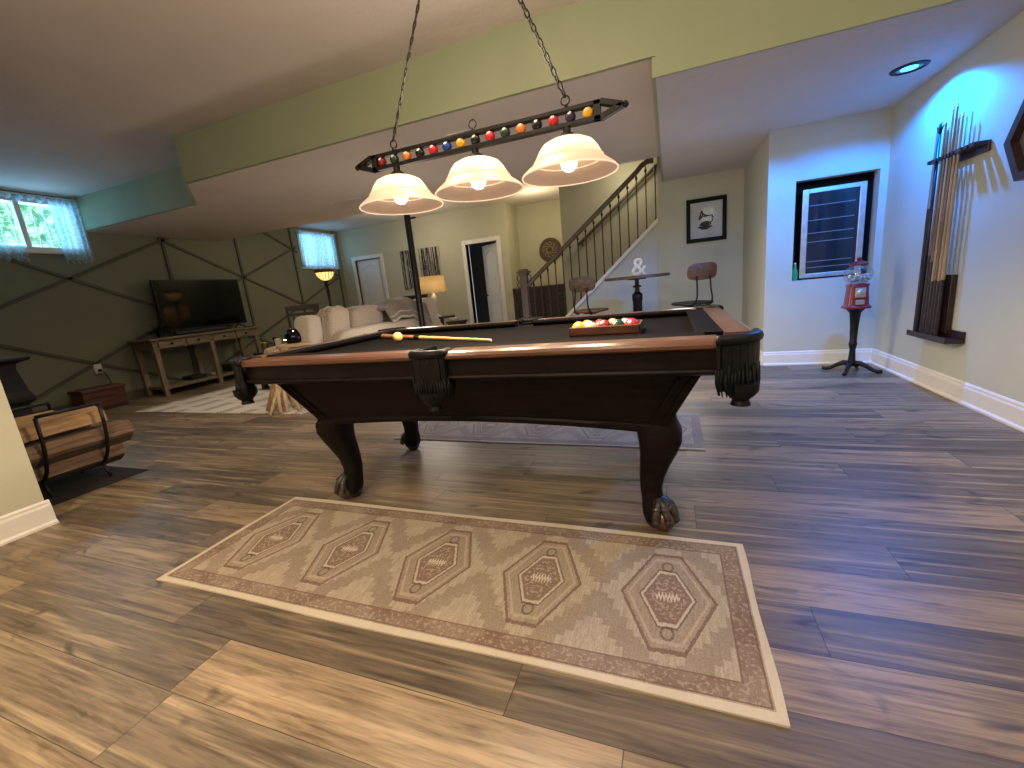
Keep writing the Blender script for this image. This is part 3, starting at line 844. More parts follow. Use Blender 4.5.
for sx in (-1, 1):
    for sy in (-1, 1): leg(sx, sy)
# pockets
def pocket(path, down, name='pocket'):
    """leather pocket: path = plan polyline on the outside, open to the table"""
    c = sum((Vector((p[0], p[1], 0)) for p in path), Vector()) / len(path)
    mb = S(); n = len(path)
    top, bot = .800, .80 - down
    for ins in (0, .012):
        pass
    def inset(p, q): v = Vector((p[0], p[1], 0)); return v + (c - v) * q
    rows = []
    for z, q in ((top, 0.0), (top - .05, .0), (bot + .02, .03), (bot, .08)):
        rows.append([Vector((*inset(p, q).xy, z)) for p in path])
    for a, b in zip(rows[:-1], rows[1:]):
        for i in range(n - 1): mb.add([a[i], a[i + 1], b[i + 1], b[i]], [(0, 1, 2, 3)])
    pk = mb.build(name, 'leather', pt, solid=.014)
    S().tube([(p[0], p[1], top - .006) for p in path], .017, 10).build('rim', 'leather', pk, smooth=True)
    hc = S()
    hc.add([Vector((p[0], p[1], .780)) for p in path], [tuple(range(n))]); hc.build('pocket_well', 'plastic', pk)
    fr = S(); rnd = random.Random(len(path))
    L = [0]
    for a, b in zip(path[:-1], path[1:]): L.append(L[-1] + (Vector(b) - Vector(a)).length)
    k = int(L[-1] / .0085)
    for i in range(k):
        s_ = L[-1] * (i + .5) / k
        j = max(q for q in range(n - 1) if L[q] <= s_); t = (s_ - L[j]) / max(1e-6, L[j + 1] - L[j])
        p = Vector((*Vector(path[j]).lerp(Vector(path[j + 1]), t), 0)); o = (p - c).normalized() * .010
        z1 = bot + .05 + rnd.random() * .03; z0 = bot - .002 - rnd.random() * .018
        jit = Vector((rnd.uniform(-.003, .003), rnd.uniform(-.003, .003), 0))
        q = p + (c - p) * .10
        fr.tube([p + o + Vector((0, 0, z1)), p + o * 1.1 + jit + Vector((0, 0, (z1 + z0) / 2)), q + o + jit + Vector((0, 0, z0))], [.0028, .0036, .0018], 5)
    fr.build('fringe', 'leather', pk, smooth=True)
    R = max((Vector((p[0], p[1], 0)) - c).length for p in path)
    net = S()
    net.lathe([(.052, bot + .02), (.050, bot - .006), (.038, bot - .022), (.028, bot - .030), (.024, bot - .036), (.029, bot - .052), (.002, bot - .052)], (c.x, c.y, 0), 14)
    net.build('net_basket', 'leather', pk, smooth='auto')
for sx in (-1, 1):
    for sy in (-1, 1):
        P = []
        ex, ey = CX + sx * 1.112, CY + sy * .660
        P.append((CX + sx * .990, ey - sy * .0)); P.append((ex - sx * .112, ey + sy * .003))
        for i in range(8):
            a = (PI / 2) * i / 7
            P.append((ex - sx * .108 + sx * .108 * math.sin(a), ey - sy * .108 + sy * .108 * math.cos(a)))
        P.append((ex, CY + sy * .525))
        pocket(P, .160)
for sy in (-1, 1):
    ey = CY + sy * .66
    P = [(CX - .066, ey - sy * .05), (CX - .066, ey)]
    for i in range(6):
        a = PI * i / 5; P.append((CX - .066 * math.cos(a), ey + sy * .020 * math.sin(a)))
    P += [(CX + .066, ey), (CX + .066, ey - sy * .05)]
    pocket(P, .172)

# ---- on the table: ball tray with fifteen balls, cue and cue ball
TZ = .7675
CUE_A = (-2.06, 2.50, TZ + .0165); CUE_B = (-.80, 1.85, TZ + .010); CUE_BALL = (-1.50, 2.105, TZ + .0286)
tx, ty = -.275, 1.955
tr = thing('ball_tray', 'shallow mahogany tray holding billiard balls on the table cloth', 'tray', (tx, ty, TZ))
a, b_ = .152, .094
w = .009
S().box(tx - a, tx + a, ty - b_, ty + b_, TZ, TZ + .008).build('tray_base', 'tray_wood', tr)
S().box(tx - a, tx + a, ty - b_, ty - b_ + w, TZ, TZ + .042).box(tx - a, tx + a, ty + b_ - w, ty + b_, TZ, TZ + .042).box(tx - a, tx - a + w, ty - b_, ty + b_, TZ, TZ + .042).box(tx + a - w, tx + a, ty - b_, ty + b_, TZ, TZ + .042).build('tray_rim', 'tray_wood', tr, bevel=.003)
BC = {'yellow': (.80, .43, .02), 'dark purple': (.035, .018, .06), 'maroon': (.22, .018, .02), 'dark green': (.015, .05, .03), 'red': (.62, .025, .04), 'orange': (.75, .22, .04), 'blue': (.02, .06, .28), 'black': (.01, .01, .01)}
balls = [('yellow', 0, 'front row left end'), ('dark purple', 1, 'front row second from the left'), ('maroon', 0, 'middle of the front row'), ('dark green', 0, 'front row second from the right'), ('red', 0, 'front row right end'),
         ('orange', 1, 'second row left end'), ('maroon', 1, 'second row, behind the maroon ball'), ('orange', 0, 'second row, behind the dark green ball'), ('black', 1, 'second row right end')]
for i, (cn, stp, pos) in enumerate(balls):
    r_, c_ = divmod(i, 5)
    c = Vector((tx - .115 + .0575 * c_ + .0287 * r_, ty - .053 + .0500 * r_, TZ + .008 + .0286))
    key = 'ball_%s%d' % (cn, stp)
    if key not in MT: MT[key] = ball_mat('ball ' + cn + (' striped' if stp else ''), BC[cn], bool(stp))
    o = S().sphere(c, .0286, 24, 16).build('billiard_ball', key, org=c, smooth=True)
    o.rotation_euler = (random.uniform(-.5, .2), random.uniform(-.3, .3), random.uniform(-.6, .6))
    tag(o, ('%s %sbilliard ball in the tray, %s' % (cn, 'striped ' if stp else '', pos)), 'ball', 'billiard balls in the tray')
MT['ball_cue'] = M('pale yellow cue ball', (.66, .46, .17), .15, var=.03, coat=.4)
o = S().sphere(CUE_BALL, .0286, 24, 16).build('cue_ball', 'ball_cue', org=CUE_BALL, smooth=True)
tag(o, 'pale yellow cue ball resting alone in front of the cue', 'ball')
A = Vector(CUE_A); B = Vector(CUE_B)
cq = thing('cue_stick', 'wooden pool cue lying across the table cloth behind the cue ball', 'cue', A)
def along(t0, t1, r0, r1, name, mat):
    S().tube([A.lerp(B, t0), A.lerp(B, t1)], [r0, r1], 12).build(name, mat, cq, smooth='auto')
along(.0, .26, .0150, .0140, 'butt', 'cue_tan'); along(.26, .50, .0140, .0118, 'forearm', 'cue_brown')
along(.50, .54, .0119, .0114, 'joint_ring', 'black_metal'); along(.54, .985, .0112, .0066, 'shaft', 'cue_maple'); along(.985, 1.0, .0066, .0064, 'tip', 'cream')

# ================================================================== PENDANT LIGHT
LY, LZ = 1.95, 1.672
lp = thing('billiard_pendant', 'long black billiard light with a row of balls and three bell shades', 'pendant light', (-.82, LY, LZ))
bx0, bx1 = -1.375, -.255
fb = S(); hh = .036; dp = .016
fb.box(bx0, bx1, LY - dp, LY + dp, LZ + hh - .017, LZ + hh).box(bx0, bx1, LY - dp, LY + dp, LZ - hh, LZ - hh + .017)
for s_, xe in ((-1, bx0), (1, bx1)):
    xi = xe - s_ * .028
    fb.box(min(xe, xi), max(xe, xi), LY - dp, LY + dp, LZ - hh, LZ + hh)
    tipx = xe + s_ * .085
    fb.bar((xe, LY, LZ + hh - .007), (tipx, LY, LZ), 2 * dp, .022, (0, 0, 1)); fb.bar((xe, LY, LZ - hh + .007), (tipx, LY, LZ), 2 * dp, .022, (0, 0, 1))
    fb.sphere((tipx + s_ * .012, LY, LZ), .013, 12, 8)
fb.tube([(bx0 + .42, LY, LZ + hh + .004), (bx0 + .55, LY, LZ + hh + .004)], .008, 8)
fb.build('frame', 'bronze', lp, bevel=.002)
BO = ['maroon', 'dark green', 'orange', 'black', 'red', 'blue', 'yellow', 'black', 'red', 'dark green', 'orange', 'black', 'red', 'dark purple', 'yellow']
for i, cn in enumerate(BO):
    x = bx0 + .052 + (bx1 - bx0 - .104) * i / 14
    key = 'ball_%s%d' % (cn, 0)
    if key not in MT: MT[key] = ball_mat('ball ' + cn, BC[cn], False)
    o = S().sphere((x, LY, LZ), .0225, 18, 12).build('ball_ornament', key, lp, org=(x, LY, LZ), smooth=True, label='%s ornament ball' % cn)
SX = [-1.245, -.822, -.398]
for k, x in enumerate(SX):
    zt = LZ - hh
    nk = S().lathe([(.016, zt), (.016, zt - .018), (.030, zt - .026), (.046, zt - .046), (.050, zt - .060), (.02, zt - .060)], (x, LY, 0), 20)
    nk.build('socket_cup', 'bronze', lp, smooth='auto')
    pr = [(.040, -.046), (.078, -.050), (.106, -.064), (.125, -.088), (.137, -.110), (.144, -.124), (.158, -.140), (.178, -.155), (.196, -.169), (.203, -.180)]
    sh = S(); sh.lathe([(r, zt + z) for r, z in pr], (x, LY, 0), 56, caps=False)
    s_ = sh.build('shade', 'shade', lp, smooth=True)
    ln = S(); ln.lathe([(r - .004, zt + z - .0005) for r, z in pr], (x, LY, 0), 56, caps=False)  # added inner shell that keeps the inside of the shade dim
    ln.build('dim_inner_shell', 'shade_in', s_, smooth=True)
    rib = S(); rib.tube([(x + .145 * math.cos(2 * PI * j / 40), LY + .145 * math.sin(2 * PI * j / 40), zt - .126) for j in range(40)], .004, 6, closed=True)
    rib.build('rib', 'shade', s_, smooth=True)
    lip = S(); lip.tube([(x + .202 * math.cos(2 * PI * j / 56), LY + .202 * math.sin(2 * PI * j / 56), zt - .181) for j in range(56)], .0035, 6, closed=True)
    lip.build('rim', 'shade_rim', s_, smooth=True)
    bl = S().lathe([(.013, zt - .06), (.016, zt - .08), (.030, zt - .108), (.036, zt - .132), (.031, zt - .155), (.016, zt - .168), (.001, zt - .171)], (x, LY, 0), 18)
    bl.build('bulb', 'bulb', lp, smooth=True)
# rings and chains to the ceiling canopy
cn_top = Vector((-.80, LY, ZC - .03))
for x, z in ((-1.243, LZ + hh), (-.822, LZ + hh), (-.398, LZ + hh)):
    rg = S(); rg.tube([(x + .018 * math.cos(2 * PI * j / 20), LY, z + .030 + .018 * math.sin(2 * PI * j / 20)) for j in range(20)], .0035, 6, closed=True)
    rg.lathe([(.012, z), (.012, z + .008), (.005, z + .012)], (x, LY, 0), 10)
    rg.build('hanging_ring', 'bronze', lp, smooth=True)
for x in (-1.243, -.398):
    a = Vector((x, LY, LZ + hh + .046)); b = cn_top + Vector((.03 if x > -.8 else -.03, 0, 0))
    d = (b - a); n = int(d.length / .030); d.normalize()
    side = d.cross(Vector((0, 1, 0))).normalized(); fw = Vector((0, 1, 0))
    ch = S()
    for i in range(n):
        c = a + (b - a) * ((i + .5) / n); w = (side if i % 2 else fw)
        w = (w * .8 + (fw if i % 2 else side) * .45).normalized()
        pts = []
        for j in range(12):
            t = 2 * PI * j / 12; pts.append(c + d * (.0195 * math.sin(t)) + w * (.0095 * math.cos(t)))
        ch.tube(pts, .0037, 5, closed=True)
    ch.build('chain', 'bronze', lp, smooth=True)
S().lathe([(.07, ZC), (.07, ZC - .012), (.05, ZC - .03), (.012, ZC - .04)], (cn_top.x, LY, 0), 24).build('ceiling_canopy', 'bronze', lp, smooth='auto')

# ================================================================== RUGS
def runner(name, label, x0, x1, y0, y1, mat):
    c = ((x0 + x1) / 2, (y0 + y1) / 2, 0)
    mb = S()
    mb.grid(lambda u, v: (x0 + (x1 - x0) * u + .003 * math.sin(v * 9), y0 + (y1 - y0) * v + .004 * math.sin(u * 11), .007), 40, 12)
    n = len(mb.v)
    o = mb.build(name, mat, org=c)
    md_ = o.modifiers.new('s', 'SOLIDIFY'); md_.thickness = .006; md_.offset = -1
    return o
MT['runner'] = runner_mat(0.0); MT['runner2'] = runner_mat(.25); MT['rug3'] = striped_rug_mat()
tag(runner('runner_rug', 'long beige runner with brown medallions on the floor before the pool table', -1.953, .232, .887, 1.582, 'runner'), '', 'rug')['label'] = 'long beige runner with brown medallions on the floor before the pool table'
tag(runner('runner_rug', '', -1.955, .170, 2.50, 3.18, 'runner2'), 'greyish medallion runner on the floor beyond the pool table legs', 'rug')
tag(runner('area_rug', '', -6.08, -3.45, 3.06, 5.45, 'rug3'), 'cream area rug with dark line pairs before the TV console', 'rug')

# ================================================================== RIGHT CORNER
# gumball machine
gx, gy = 1.487, 4.50
gm = thing('gumball_machine', 'red gumball machine with glass globe on a black iron stand', 'gumball machine', (gx, gy, 0))
S().lathe([(.028, .06), (.034, .08), (.026, .12), (.022, .20), (.030, .24), (.033, .25), (.026, .27), (.030, .40), (.040, .52), (.060, .545), (.075, .56)], (gx, gy, 0), 20).build('stand_column', 'black_metal', gm, smooth='auto')
for k in range(4):
    a = PI / 4 + k * PI / 2 + .25; u = Vector((math.cos(a), math.sin(a), 0)); c = Vector((gx, gy, 0))
    S().tube([c + u * .01 + Vector((0, 0, .075)), c + u * .06 + Vector((0, 0, .080)), c + u * .11 + Vector((0, 0, .055)), c + u * .15 + Vector((0, 0, .028)), c + u * .185 + Vector((0, 0, .016)), c + u * .215 + Vector((0, 0, .020))], [.026, .023, .018, .016, .016, .014], 10).build('stand_foot', 'black_metal', gm, smooth=True)
def sq_ring(h, z, n=24, p=.45):
    f = lambda w: math.copysign(abs(w) ** p, w)
    return [Vector((gx + h * f(math.cos(2 * PI * j / n)), gy + h * f(math.sin(2 * PI * j / n)), z)) for j in range(n)]
S().loft([sq_ring(.092, .560), sq_ring(.094, .575), sq_ring(.078, .590), sq_ring(.070, .70), sq_ring(.068, .745), sq_ring(.074, .752), sq_ring(.072, .765)]).build('machine_body', 'red_metal', gm, smooth='auto')
mech = S().box(gx - .036, gx + .036, gy - .084, gy - .06, .655, .735)
mech.lathe([(.026, 0), (.026, .014), (.01, .018)], (0, 0, 0), 16, mat=Matrix.Translation((gx, gy - .082, .695)) @ Matrix.Rotation(PI / 2, 4, 'X'))
mech.box(gx - .03, gx + .03, gy - .092, gy - .07, .595, .635)
mech.build('coin_mechanism', 'silver', gm, bevel=.003)
S().sphere((gx, gy, .845), .098, 28, 18, (1.04, 1.04, .92)).build('globe', 'gum_glass', gm, smooth=True)
gb = S()
rnd = random.Random(3)
for k in range(110):
    a = rnd.random() * 2 * PI; r = .082 * math.sqrt(rnd.random()); z = .775 + rnd.random() * .052 + .012
    if z < .80: r *= .72
    gb.sphere((gx + r * math.cos(a), gy + r * math.sin(a), z), .0105, 8, 6)
gb.build('gumballs', 'gumballs', gm, smooth=True)['kind'] = 'stuff'
S().lathe([(.062, .918), (.066, .928), (.056, .94), (.030, .952), (.012, .956), (.016, .965), (.018, .975), (.010, .984), (.001, .986)], (gx, gy, 0), 24).build('lid', 'red_metal', gm, smooth='auto')

# niche with silver framed glass door, green bottle
nf = thing('glass_display_cabinet', 'dark glass cabinet with silver frame and thin shelves in the wall niche', 'cabinet', (1.41, YB + .13, .84))
fx0, fx1, fz0, fz1 = 1.165, 1.655, .835, 1.640; fy = YB + .07; fw = .050
S().box(fx0 + .01, fx1 - .01, fy + .02, YB + .28, fz0, fz1 - .01).build('cabinet_body', 'plastic', nf)
S().box(fx0, fx0 + fw, fy, fy + .02, fz0, fz1).box(fx1 - fw, fx1, fy, fy + .02, fz0, fz1).box(fx0 + fw, fx1 - fw, fy, fy + .02, fz0, fz0 + fw * .8).box(fx0 + fw, fx1 - fw, fy, fy + .02, fz1 - fw * .8, fz1).build('door_frame', 'silver', nf, bevel=.004)
S().box(fx0 + fw, fx1 - fw, fy + .006, fy + .014, fz0 + fw * .8, fz1 - fw * .8).build('door_glass', 'dark_glass', nf)
for z in (1.49, 1.36, 1.245, 1.165, .985, .93):
    S().box(fx0 + fw + .002, fx1 - fw - .03, fy + .002, fy + .0065, z - .003, z + .003).build('shelf_edge', 'shelf_line', nf)
bt = thing('green_bottle', 'small green glass bottle at the lower left of the wall niche', 'bottle', (1.125, YB + .06, NZ0))
S().lathe([(.022, NZ0 + .002), (.025, NZ0 + .01), (.025, NZ0 + .085), (.011, NZ0 + .12), (.010, NZ0 + .155)], (1.125, YB + .06, 0), 16).build('bottle_body', 'bottle_green', bt, smooth='auto')
S().lathe([(.0115, NZ0 + .155), (.0115, NZ0 + .168)], (1.125, YB + .06, 0), 12).build('cap', 'silver', bt)

# cue rack on the right wall
XW = XR; XR = XR - .003
rk = thing('cue_rack', 'dark cherry wall rack holding pool cues', 'cue rack', (XR, 3.86, 1.0))
ys = [4.02, 3.935, 3.898, 3.861, 3.824, 3.787, 3.750, 3.66]
y0, y1 = 3.555, 4.05
top = S(); zt = 1.575; D = .085
top.box(XR - .014, XR, y0, y1, zt - .05, zt + .012)
edges = [y0]
for y in sorted(ys + [3.605]): edges += [y - .012, y + .012]
edges.append(y1)
for i in range(0, len(edges), 2): top.box(XR - D, XR - .013, edges[i], edges[i + 1], zt - .012, zt + .012)
top.build('upper_bar', 'rack_wood', rk, bevel=.003)
low = S(); zl = .405
low.box(XR - D - .012, XR, y0, y1, zl - .026, zl).box(XR - D - .018, XR - D - .006, y0, y1, zl - .026, zl + .014).box(XR - .014, XR, y0, y1, zl, zl + .05)
low.build('lower_tray', 'rack_wood', rk, bevel=.004)
S().box(XR - .03, XR, 3.715, 3.945, zl + .02, .815).build('back_panel', 'rack_wood', rk, bevel=.003)
tips = [1.80, 1.815, 1.76, 1.87, 1.875, 1.80, 1.80, 1.83]
nm_ = ['leftmost pool cue in the wall rack, dark butt, standing apart', 'second pool cue from the left in the wall rack', 'third pool cue from the left in the wall rack', 'fourth pool cue from the left in the wall rack', 'fifth pool cue from the left in the wall rack', 'sixth pool cue from the left in the wall rack', 'seventh pool cue from the left in the wall rack', 'rightmost grey metallic pool cue in the wall rack']
MT['cue_grey'] = M('grey metallic cue', (.20, .22, .24), .35, .6, var=.1)
for i, y in enumerate(ys):
    b = Vector((XR - .062, y, zl + .001)); t = Vector((XR - .055, y + random.uniform(-.004, .004), tips[i]))
    if i == 7: continue
    c = thing('cue_stick', nm_[i], 'cue', b, 'pool cues in the wall rack')
    L = tips[i] - zl; q = .62 if i == 0 else random.uniform(.34, .42) if i in (1, 2) else random.uniform(.25, .29)
    f = lambda u: b.lerp(t, u)
    S().tube([f(0), f(q)], [.0150, .0120], 10).build('butt', 'cue_dark', c, smooth='auto')
    S().tube([f(q), f(.985)], [.0120, .0062], 10).build('shaft', ('cue_grey', 'cue_brown_z', 'cue_brown_z', 'cue_maple_z', 'cue_brown_z', 'cue_maple_z', 'cue_maple_z')[i], c, smooth='auto')
    S().tube([f(.985), f(1)], [.0064, .0060], 8).build('tip', 'cream', c, smooth='auto')
# bridge stick with a spider head
b = Vector((XR - .066, 3.978, zl + .001)); t = Vector((XR - .06, 3.978, 1.74))
c = thing('bridge_stick', 'slim bridge stick with a spidery metal head in the wall rack', 'bridge stick', b)
S().tube([b, t], [.011, .007], 10).build('shaft', 'cue_dark', c, smooth=True)
hd = S()
for dy, dz in ((-.035, .045), (-.012, .07), (.012, .065), (.04, .05)):
    hd.tube([t, t + Vector((-.004, dy * .6, dz * .5)), t + Vector((-.002, dy, dz))], [.006, .005, .004], 6)
hd.tube([t + Vector((0, -.035, .045)), t + Vector((0, 0, .02)), t + Vector((0, .04, .05))], .004, 6)
hd.build('bridge_head', 'black_metal', c, smooth=True)
XR = XW
# hexagonal frame cut by the picture edge
hx = thing('hexagonal_mirror', 'dark hexagonal wall frame at the right of the cue rack', 'mirror', (XR, 3.20, 1.55))
hc = (3.115, 1.515); ro, ri = .245, .195
hxm = S()
for k in range(6):
    a0, a1 = k * PI / 3, (k + 1) * PI / 3
    q = [(hc[0] + r * math.cos(a), hc[1] + r * math.sin(a)) for r, a in ((ro, a0), (ro, a1), (ri, a1), (ri, a0))]
    hxm.prism(q, XR - .05, XR, 'yz')
hxm.build('frame', 'rack_wood', hx)
S().prism([(hc[0] + ri * math.cos(k * PI / 3), hc[1] + ri * math.sin(k * PI / 3)) for k in range(6)], XR - .012, XR - .004, 'yz').build('mirror_glass', 'silver', hx)
# recessed blue downlight
dl = thing('recessed_downlight', 'round recessed ceiling light glowing blue near the cue rack', 'ceiling light', (1.505, 3.97, ZR))
dc = (1.505, 3.97, 0)
S().lathe([(.072, ZR - .001), (.075, ZR - .010), (.098, ZR - .006), (.102, ZR)], dc, 36, caps=False).build('trim_ring', 'black_metal', dl, smooth='auto', solid=.002)
S().lathe([(.045, ZR - .003), (.072, ZR - .004), (.072, ZR - .002)], dc, 36, caps=False).build('lens_rim', 'silver', dl, smooth='auto')
S().lathe([(.001, ZR - .006), (.045, ZR - .004), (.045, ZR - .002)], dc, 28).build('lens', 'blue_emit', dl, smooth='auto')

# ================================================================== BAR TABLE, STOOLS, PICTURE
bx, by = -.385, 5.5
bt_ = thing('bar_table', 'round wooden bar table on an iron pedestal below the stairs', 'table', (bx, by, 0))
S().lathe([(.001, .985), (.365, .985), (.378, .990), (.378, 1.015), (.372, 1.020), (.001, 1.020)], (bx, by, 0), 48).build('tabletop', 'table_wood', bt_, smooth='auto')
S().lathe([(.055, .0), (.055, .72), (.062, .73), (.062, .80), (.030, .83), (.026, .88), (.050, .885), (.050, .90), (.024, .91), (.024, .97), (.11, .975), (.11, .985)], (bx, by, 0), 20).build('pedestal', 'black_metal', bt_, smooth='auto')
for k in range(4):
    a = PI / 4 + k * PI / 2; u = Vector((math.cos(a), math.sin(a), 0)); c = Vector((bx, by, 0))
    S().tube([c + u * .04 + Vector((0, 0, .18)), c + u * .16 + Vector((0, 0, .08)), c + u * .30 + Vector((0, 0, .018))], [.022, .020, .018], 8).build('foot', 'black_metal', bt_, smooth=True)
# ampersand decor
fc = bpy.data.curves.new('ampersand', 'FONT'); fc.body = '&'; fc.size = .30; fc.extrude = .018; fc.bevel_depth = .004; fc.offset = .0; fc.align_x = 'CENTER'
tmp = bpy.data.objects.new('tmp_text', fc); COL.objects.link(tmp)
bpy.context.view_layer.update()
dg = bpy.context.evaluated_depsgraph_get()
me = bpy.data.meshes.new_from_object(tmp.evaluated_get(dg)); bpy.data.objects.remove(tmp)
am = bpy.data.objects.new('ampersand_sign', me); COL.objects.link(am); me.materials.clear(); me.materials.append(MT['marquee'])
zmin = min(v.co.y for v in me.vertices); h_ = max(v.co.y for v in me.vertices) - zmin
am.rotation_euler = (PI / 2, 0, .12); am.scale = (.20 / h_,) * 3; am.location = (-.355, 5.45, 1.021 - zmin * .20 / h_)
tag(am, 'cream ampersand sign standing on the bar table', 'sign')

def stool(label, px, py, face, padmat, padz):
    """swivel stool; face = direction the sitter looks; origin under the seat centre"""
    o = thing('bar_stool', label, 'stool', (px, py, 0), 'stools at the bar table')
    f = Vector((math.cos(face), math.sin(face), 0)); r = Vector((-f.y, f.x, 0)); c = Vector((px, py, 0))
    Rm = rz(face)
    SZ = .635
    mb = S(); mb.pillow(c + Vector((0, 0, SZ)), (.40, .40, .045), .5, Rm); mb.build('seat', padmat if padmat == 'stool_wood_dim' else 'dark_wood', o, smooth=True)
    # backrest: gently curved rounded pad
    pad = S(); W, H = .37, .19; bc = c - f * .21 + Vector((0, 0, padz))
    rings = []
    n = 32; sup = lambda w, p: math.copysign(abs(w) ** p, w)
    for off, k in ((-.014, .94), (-.010, 1.0), (.010, 1.0), (.014, .94)):
        ring = []
        for j in range(n):
            a = 2 * PI * j / n
            u = W / 2 * k * sup(math.cos(a), .55); v = H / 2 * k * sup(math.sin(a), .62)
            ring.append(bc + r * u + Vector((0, 0, v)) + f * (off + .55 * u * u) - f * (.0 + v * .12))
        rings.append(ring)
    pad.loft(rings); pad.build('backrest', padmat, o, smooth='auto')
    for s_ in (-1, 1):
        b0 = c - f * .10 + r * (s_ * .12); b1 = c - f * .215 + r * (s_ * .085)
        pts = [b0 + Vector((0, 0, SZ - .03)), c - f * .19 + r * (s_ * .115) + Vector((0, 0, SZ - .012)), c - f * .235 + r * (s_ * .10) + Vector((0, 0, SZ + .06)), c - f * .228 + r * (s_ * .088) + Vector((0, 0, SZ + .16)), b1 + Vector((0, 0, padz - .05))]
        # smooth by subdivision
        def cr(p0, p1, p2, p3, t): return .5 * ((2 * p1) + (p2 - p0) * t + (2 * p0 - 5 * p1 + 4 * p2 - p3) * t * t + (3 * p1 - p0 - 3 * p2 + p3) * t ** 3)
        sm = []
        for i in range(len(pts) - 1):
            p0 = pts[max(0, i - 1)]; p3 = pts[min(len(pts) - 1, i + 2)]
            for t in (0, .25, .5, .75): sm.append(cr(p0, pts[i], pts[i + 1], p3, t))
        sm.append(pts[-1])
        S().tube(sm, .0095, 8).build('back_rod', 'black_metal', o, smooth=True)
    S().lathe([(.10, SZ - .035), (.10, SZ - .025), (.02, SZ - .04)], c, 16).build('swivel_plate', 'black_metal', o)
    S().tube([c + Vector((0, 0, .25)), c + Vector((0, 0, SZ - .03))], .017, 10).build('screw_post', 'black_metal', o, smooth=True)
    for k in range(4):
        a = face + PI / 4 + k * PI / 2; u = Vector((math.cos(a), math.sin(a), 0))
        S().tube([c + u * .04 + Vector((0, 0, .44)), c + u * .12 + Vector((0, 0, .30)), c + u * .22 + Vector((0, 0, .008))], .013, 8).build('leg', 'black_metal', o, smooth=True)
    rg = S(); rg.tube([c + Vector((.165 * math.cos(2 * PI * j / 28), .165 * math.sin(2 * PI * j / 28), .17)) for j in range(28)], .008, 6, closed=True)
    rg.build('foot_ring', 'black_metal', o, smooth=True)
stool('bar stool with a honey brown backrest right of the bar table', .235, 5.63, math.radians(122), 'stool_wood', .995)
stool('bar stool with a dull grey brown backrest left of the bar table', -.985, 5.65, math.radians(70), 'stool_wood_dim', .98)

# framed gramophone print
pf = thing('framed_print', 'black framed gramophone print on the wall right of the stairs', 'picture', (.44, YP, 1.63))
p0, p1, q0, q1 = .20, .672, 1.365, 1.90; fw = .048
S().box(p0, p0 + fw, YP - .028, YP, q0, q1).box(p1 - fw, p1, YP - .028, YP, q0, q1).box(p0 + fw, p1 - fw, YP - .028, YP, q0, q0 + fw).box(p0 + fw, p1 - fw, YP - .028, YP, q1 - fw, q1).build('frame', 'frame_black', pf, bevel=.004)
S().box(p0 + fw, p1 - fw, YP - .010, YP - .004, q0 + fw, q1 - fw).build('print_paper', 'paper', pf)
dr = S(); yy = YP - .0115
def flat(poly): dr.add([(x, yy, z) for x, z in poly], [tuple(range(len(poly)))])
ox, oz = .33, 1.47
flat([(ox + .015, oz + .175), (ox + .045, oz + .285), (ox + .06, oz + .285), (ox + .075, oz + .245), (ox + .12, oz + .222), (ox + .155, oz + .218), (ox + .155, oz + .205), (ox + .11, oz + .200), (ox + .06, oz + .195), (ox + .03, oz + .165)])
flat([(ox + .150, oz + .220), (ox + .180, oz + .215), (ox + .192, oz + .185), (ox + .186, oz + .145), (ox + .160, oz + .120), (ox + .150, oz + .130), (ox + .170, oz + .150), (ox + .174, oz + .185), (ox + .166, oz + .203)])
flat([(ox + .02, oz + .10), (ox + .05, oz + .135), (ox + .10, oz + .150), (ox + .15, oz + .138), (ox + .17, oz + .10), (ox + .10, oz + .085)])
flat([(ox - .01, oz + .075), (ox + .03, oz + .09), (ox + .16, oz + .09), (ox + .19, oz + .075), (ox + .15, oz + .065), (ox + .12, oz + .045), (ox + .06, oz + .045), (ox + .03, oz + .065)])
dr.build('gramophone_drawing', 'print_ink', pf)
S().box(p0 + fw, p1 - fw, YP - .018, YP - .016, q0 + fw, q1 - fw).build('glazing', 'print_glass', pf)

# ================================================================== LIVING AREA
# steel support pole
po = thing('support_pole', 'black steel support pole rising behind the sofa back', 'pole', (-3.33, 5.3, 0))
S().tube([(-3.33, 5.3, .012), (-3.33, 5.3, ZS - .012)], .043, 18).build('shaft', 'black_metal', po, smooth='auto')
S().box(-3.43, -3.23, 5.2, 5.4, ZS - .014, ZS - .001).build('top_plate', 'black_metal', po)
S().box(-3.41, -3.25, 5.22, 5.38, .0, .014).build('base_plate', 'black_metal', po)
S().box(-3.33, -3.20, 5.28, 5.31, 2.06, 2.075).build('hook', 'black_metal', po)
# sofa facing the TV, its back toward the pool table
so = thing('sofa', 'beige upholstered sofa with loose back cushions facing the TV', 'sofa', (-3.95, 4.8, 0))
sy0, sy1 = 3.78, 6.09
S().pillow((-3.58, (sy0 + sy1) / 2, .38), (.26, sy1 - sy0, .72), .22).build('back_frame', 'sofa', so, smooth=True)
S().pillow((-4.05, (sy0 + sy1) / 2, .22), (1.1, sy1 - sy0, .34), .2).build('seat_base', 'sofa', so, smooth=True)
for yy in (sy0 + .02, sy1 - .02):
    S().pillow((-4.02, yy, .32), (1.1, .26, .60), .25).build('arm', 'sofa', so, smooth=True)
for k in range(3):
    yy = sy0 + .40 + k * .755
    S().pillow((-4.12, yy, .44), (.86, .74, .18), .3).build('seat_cushion', 'sofa', so, smooth=True)
    S().pillow((-3.80, yy + .02, .70), (.22, .74, .48), .30, Matrix.Rotation(.18, 3, 'Y')).build('back_cushion', 'pillow', so, smooth=True)  # darker tone put in for the shaded gaps between pillows
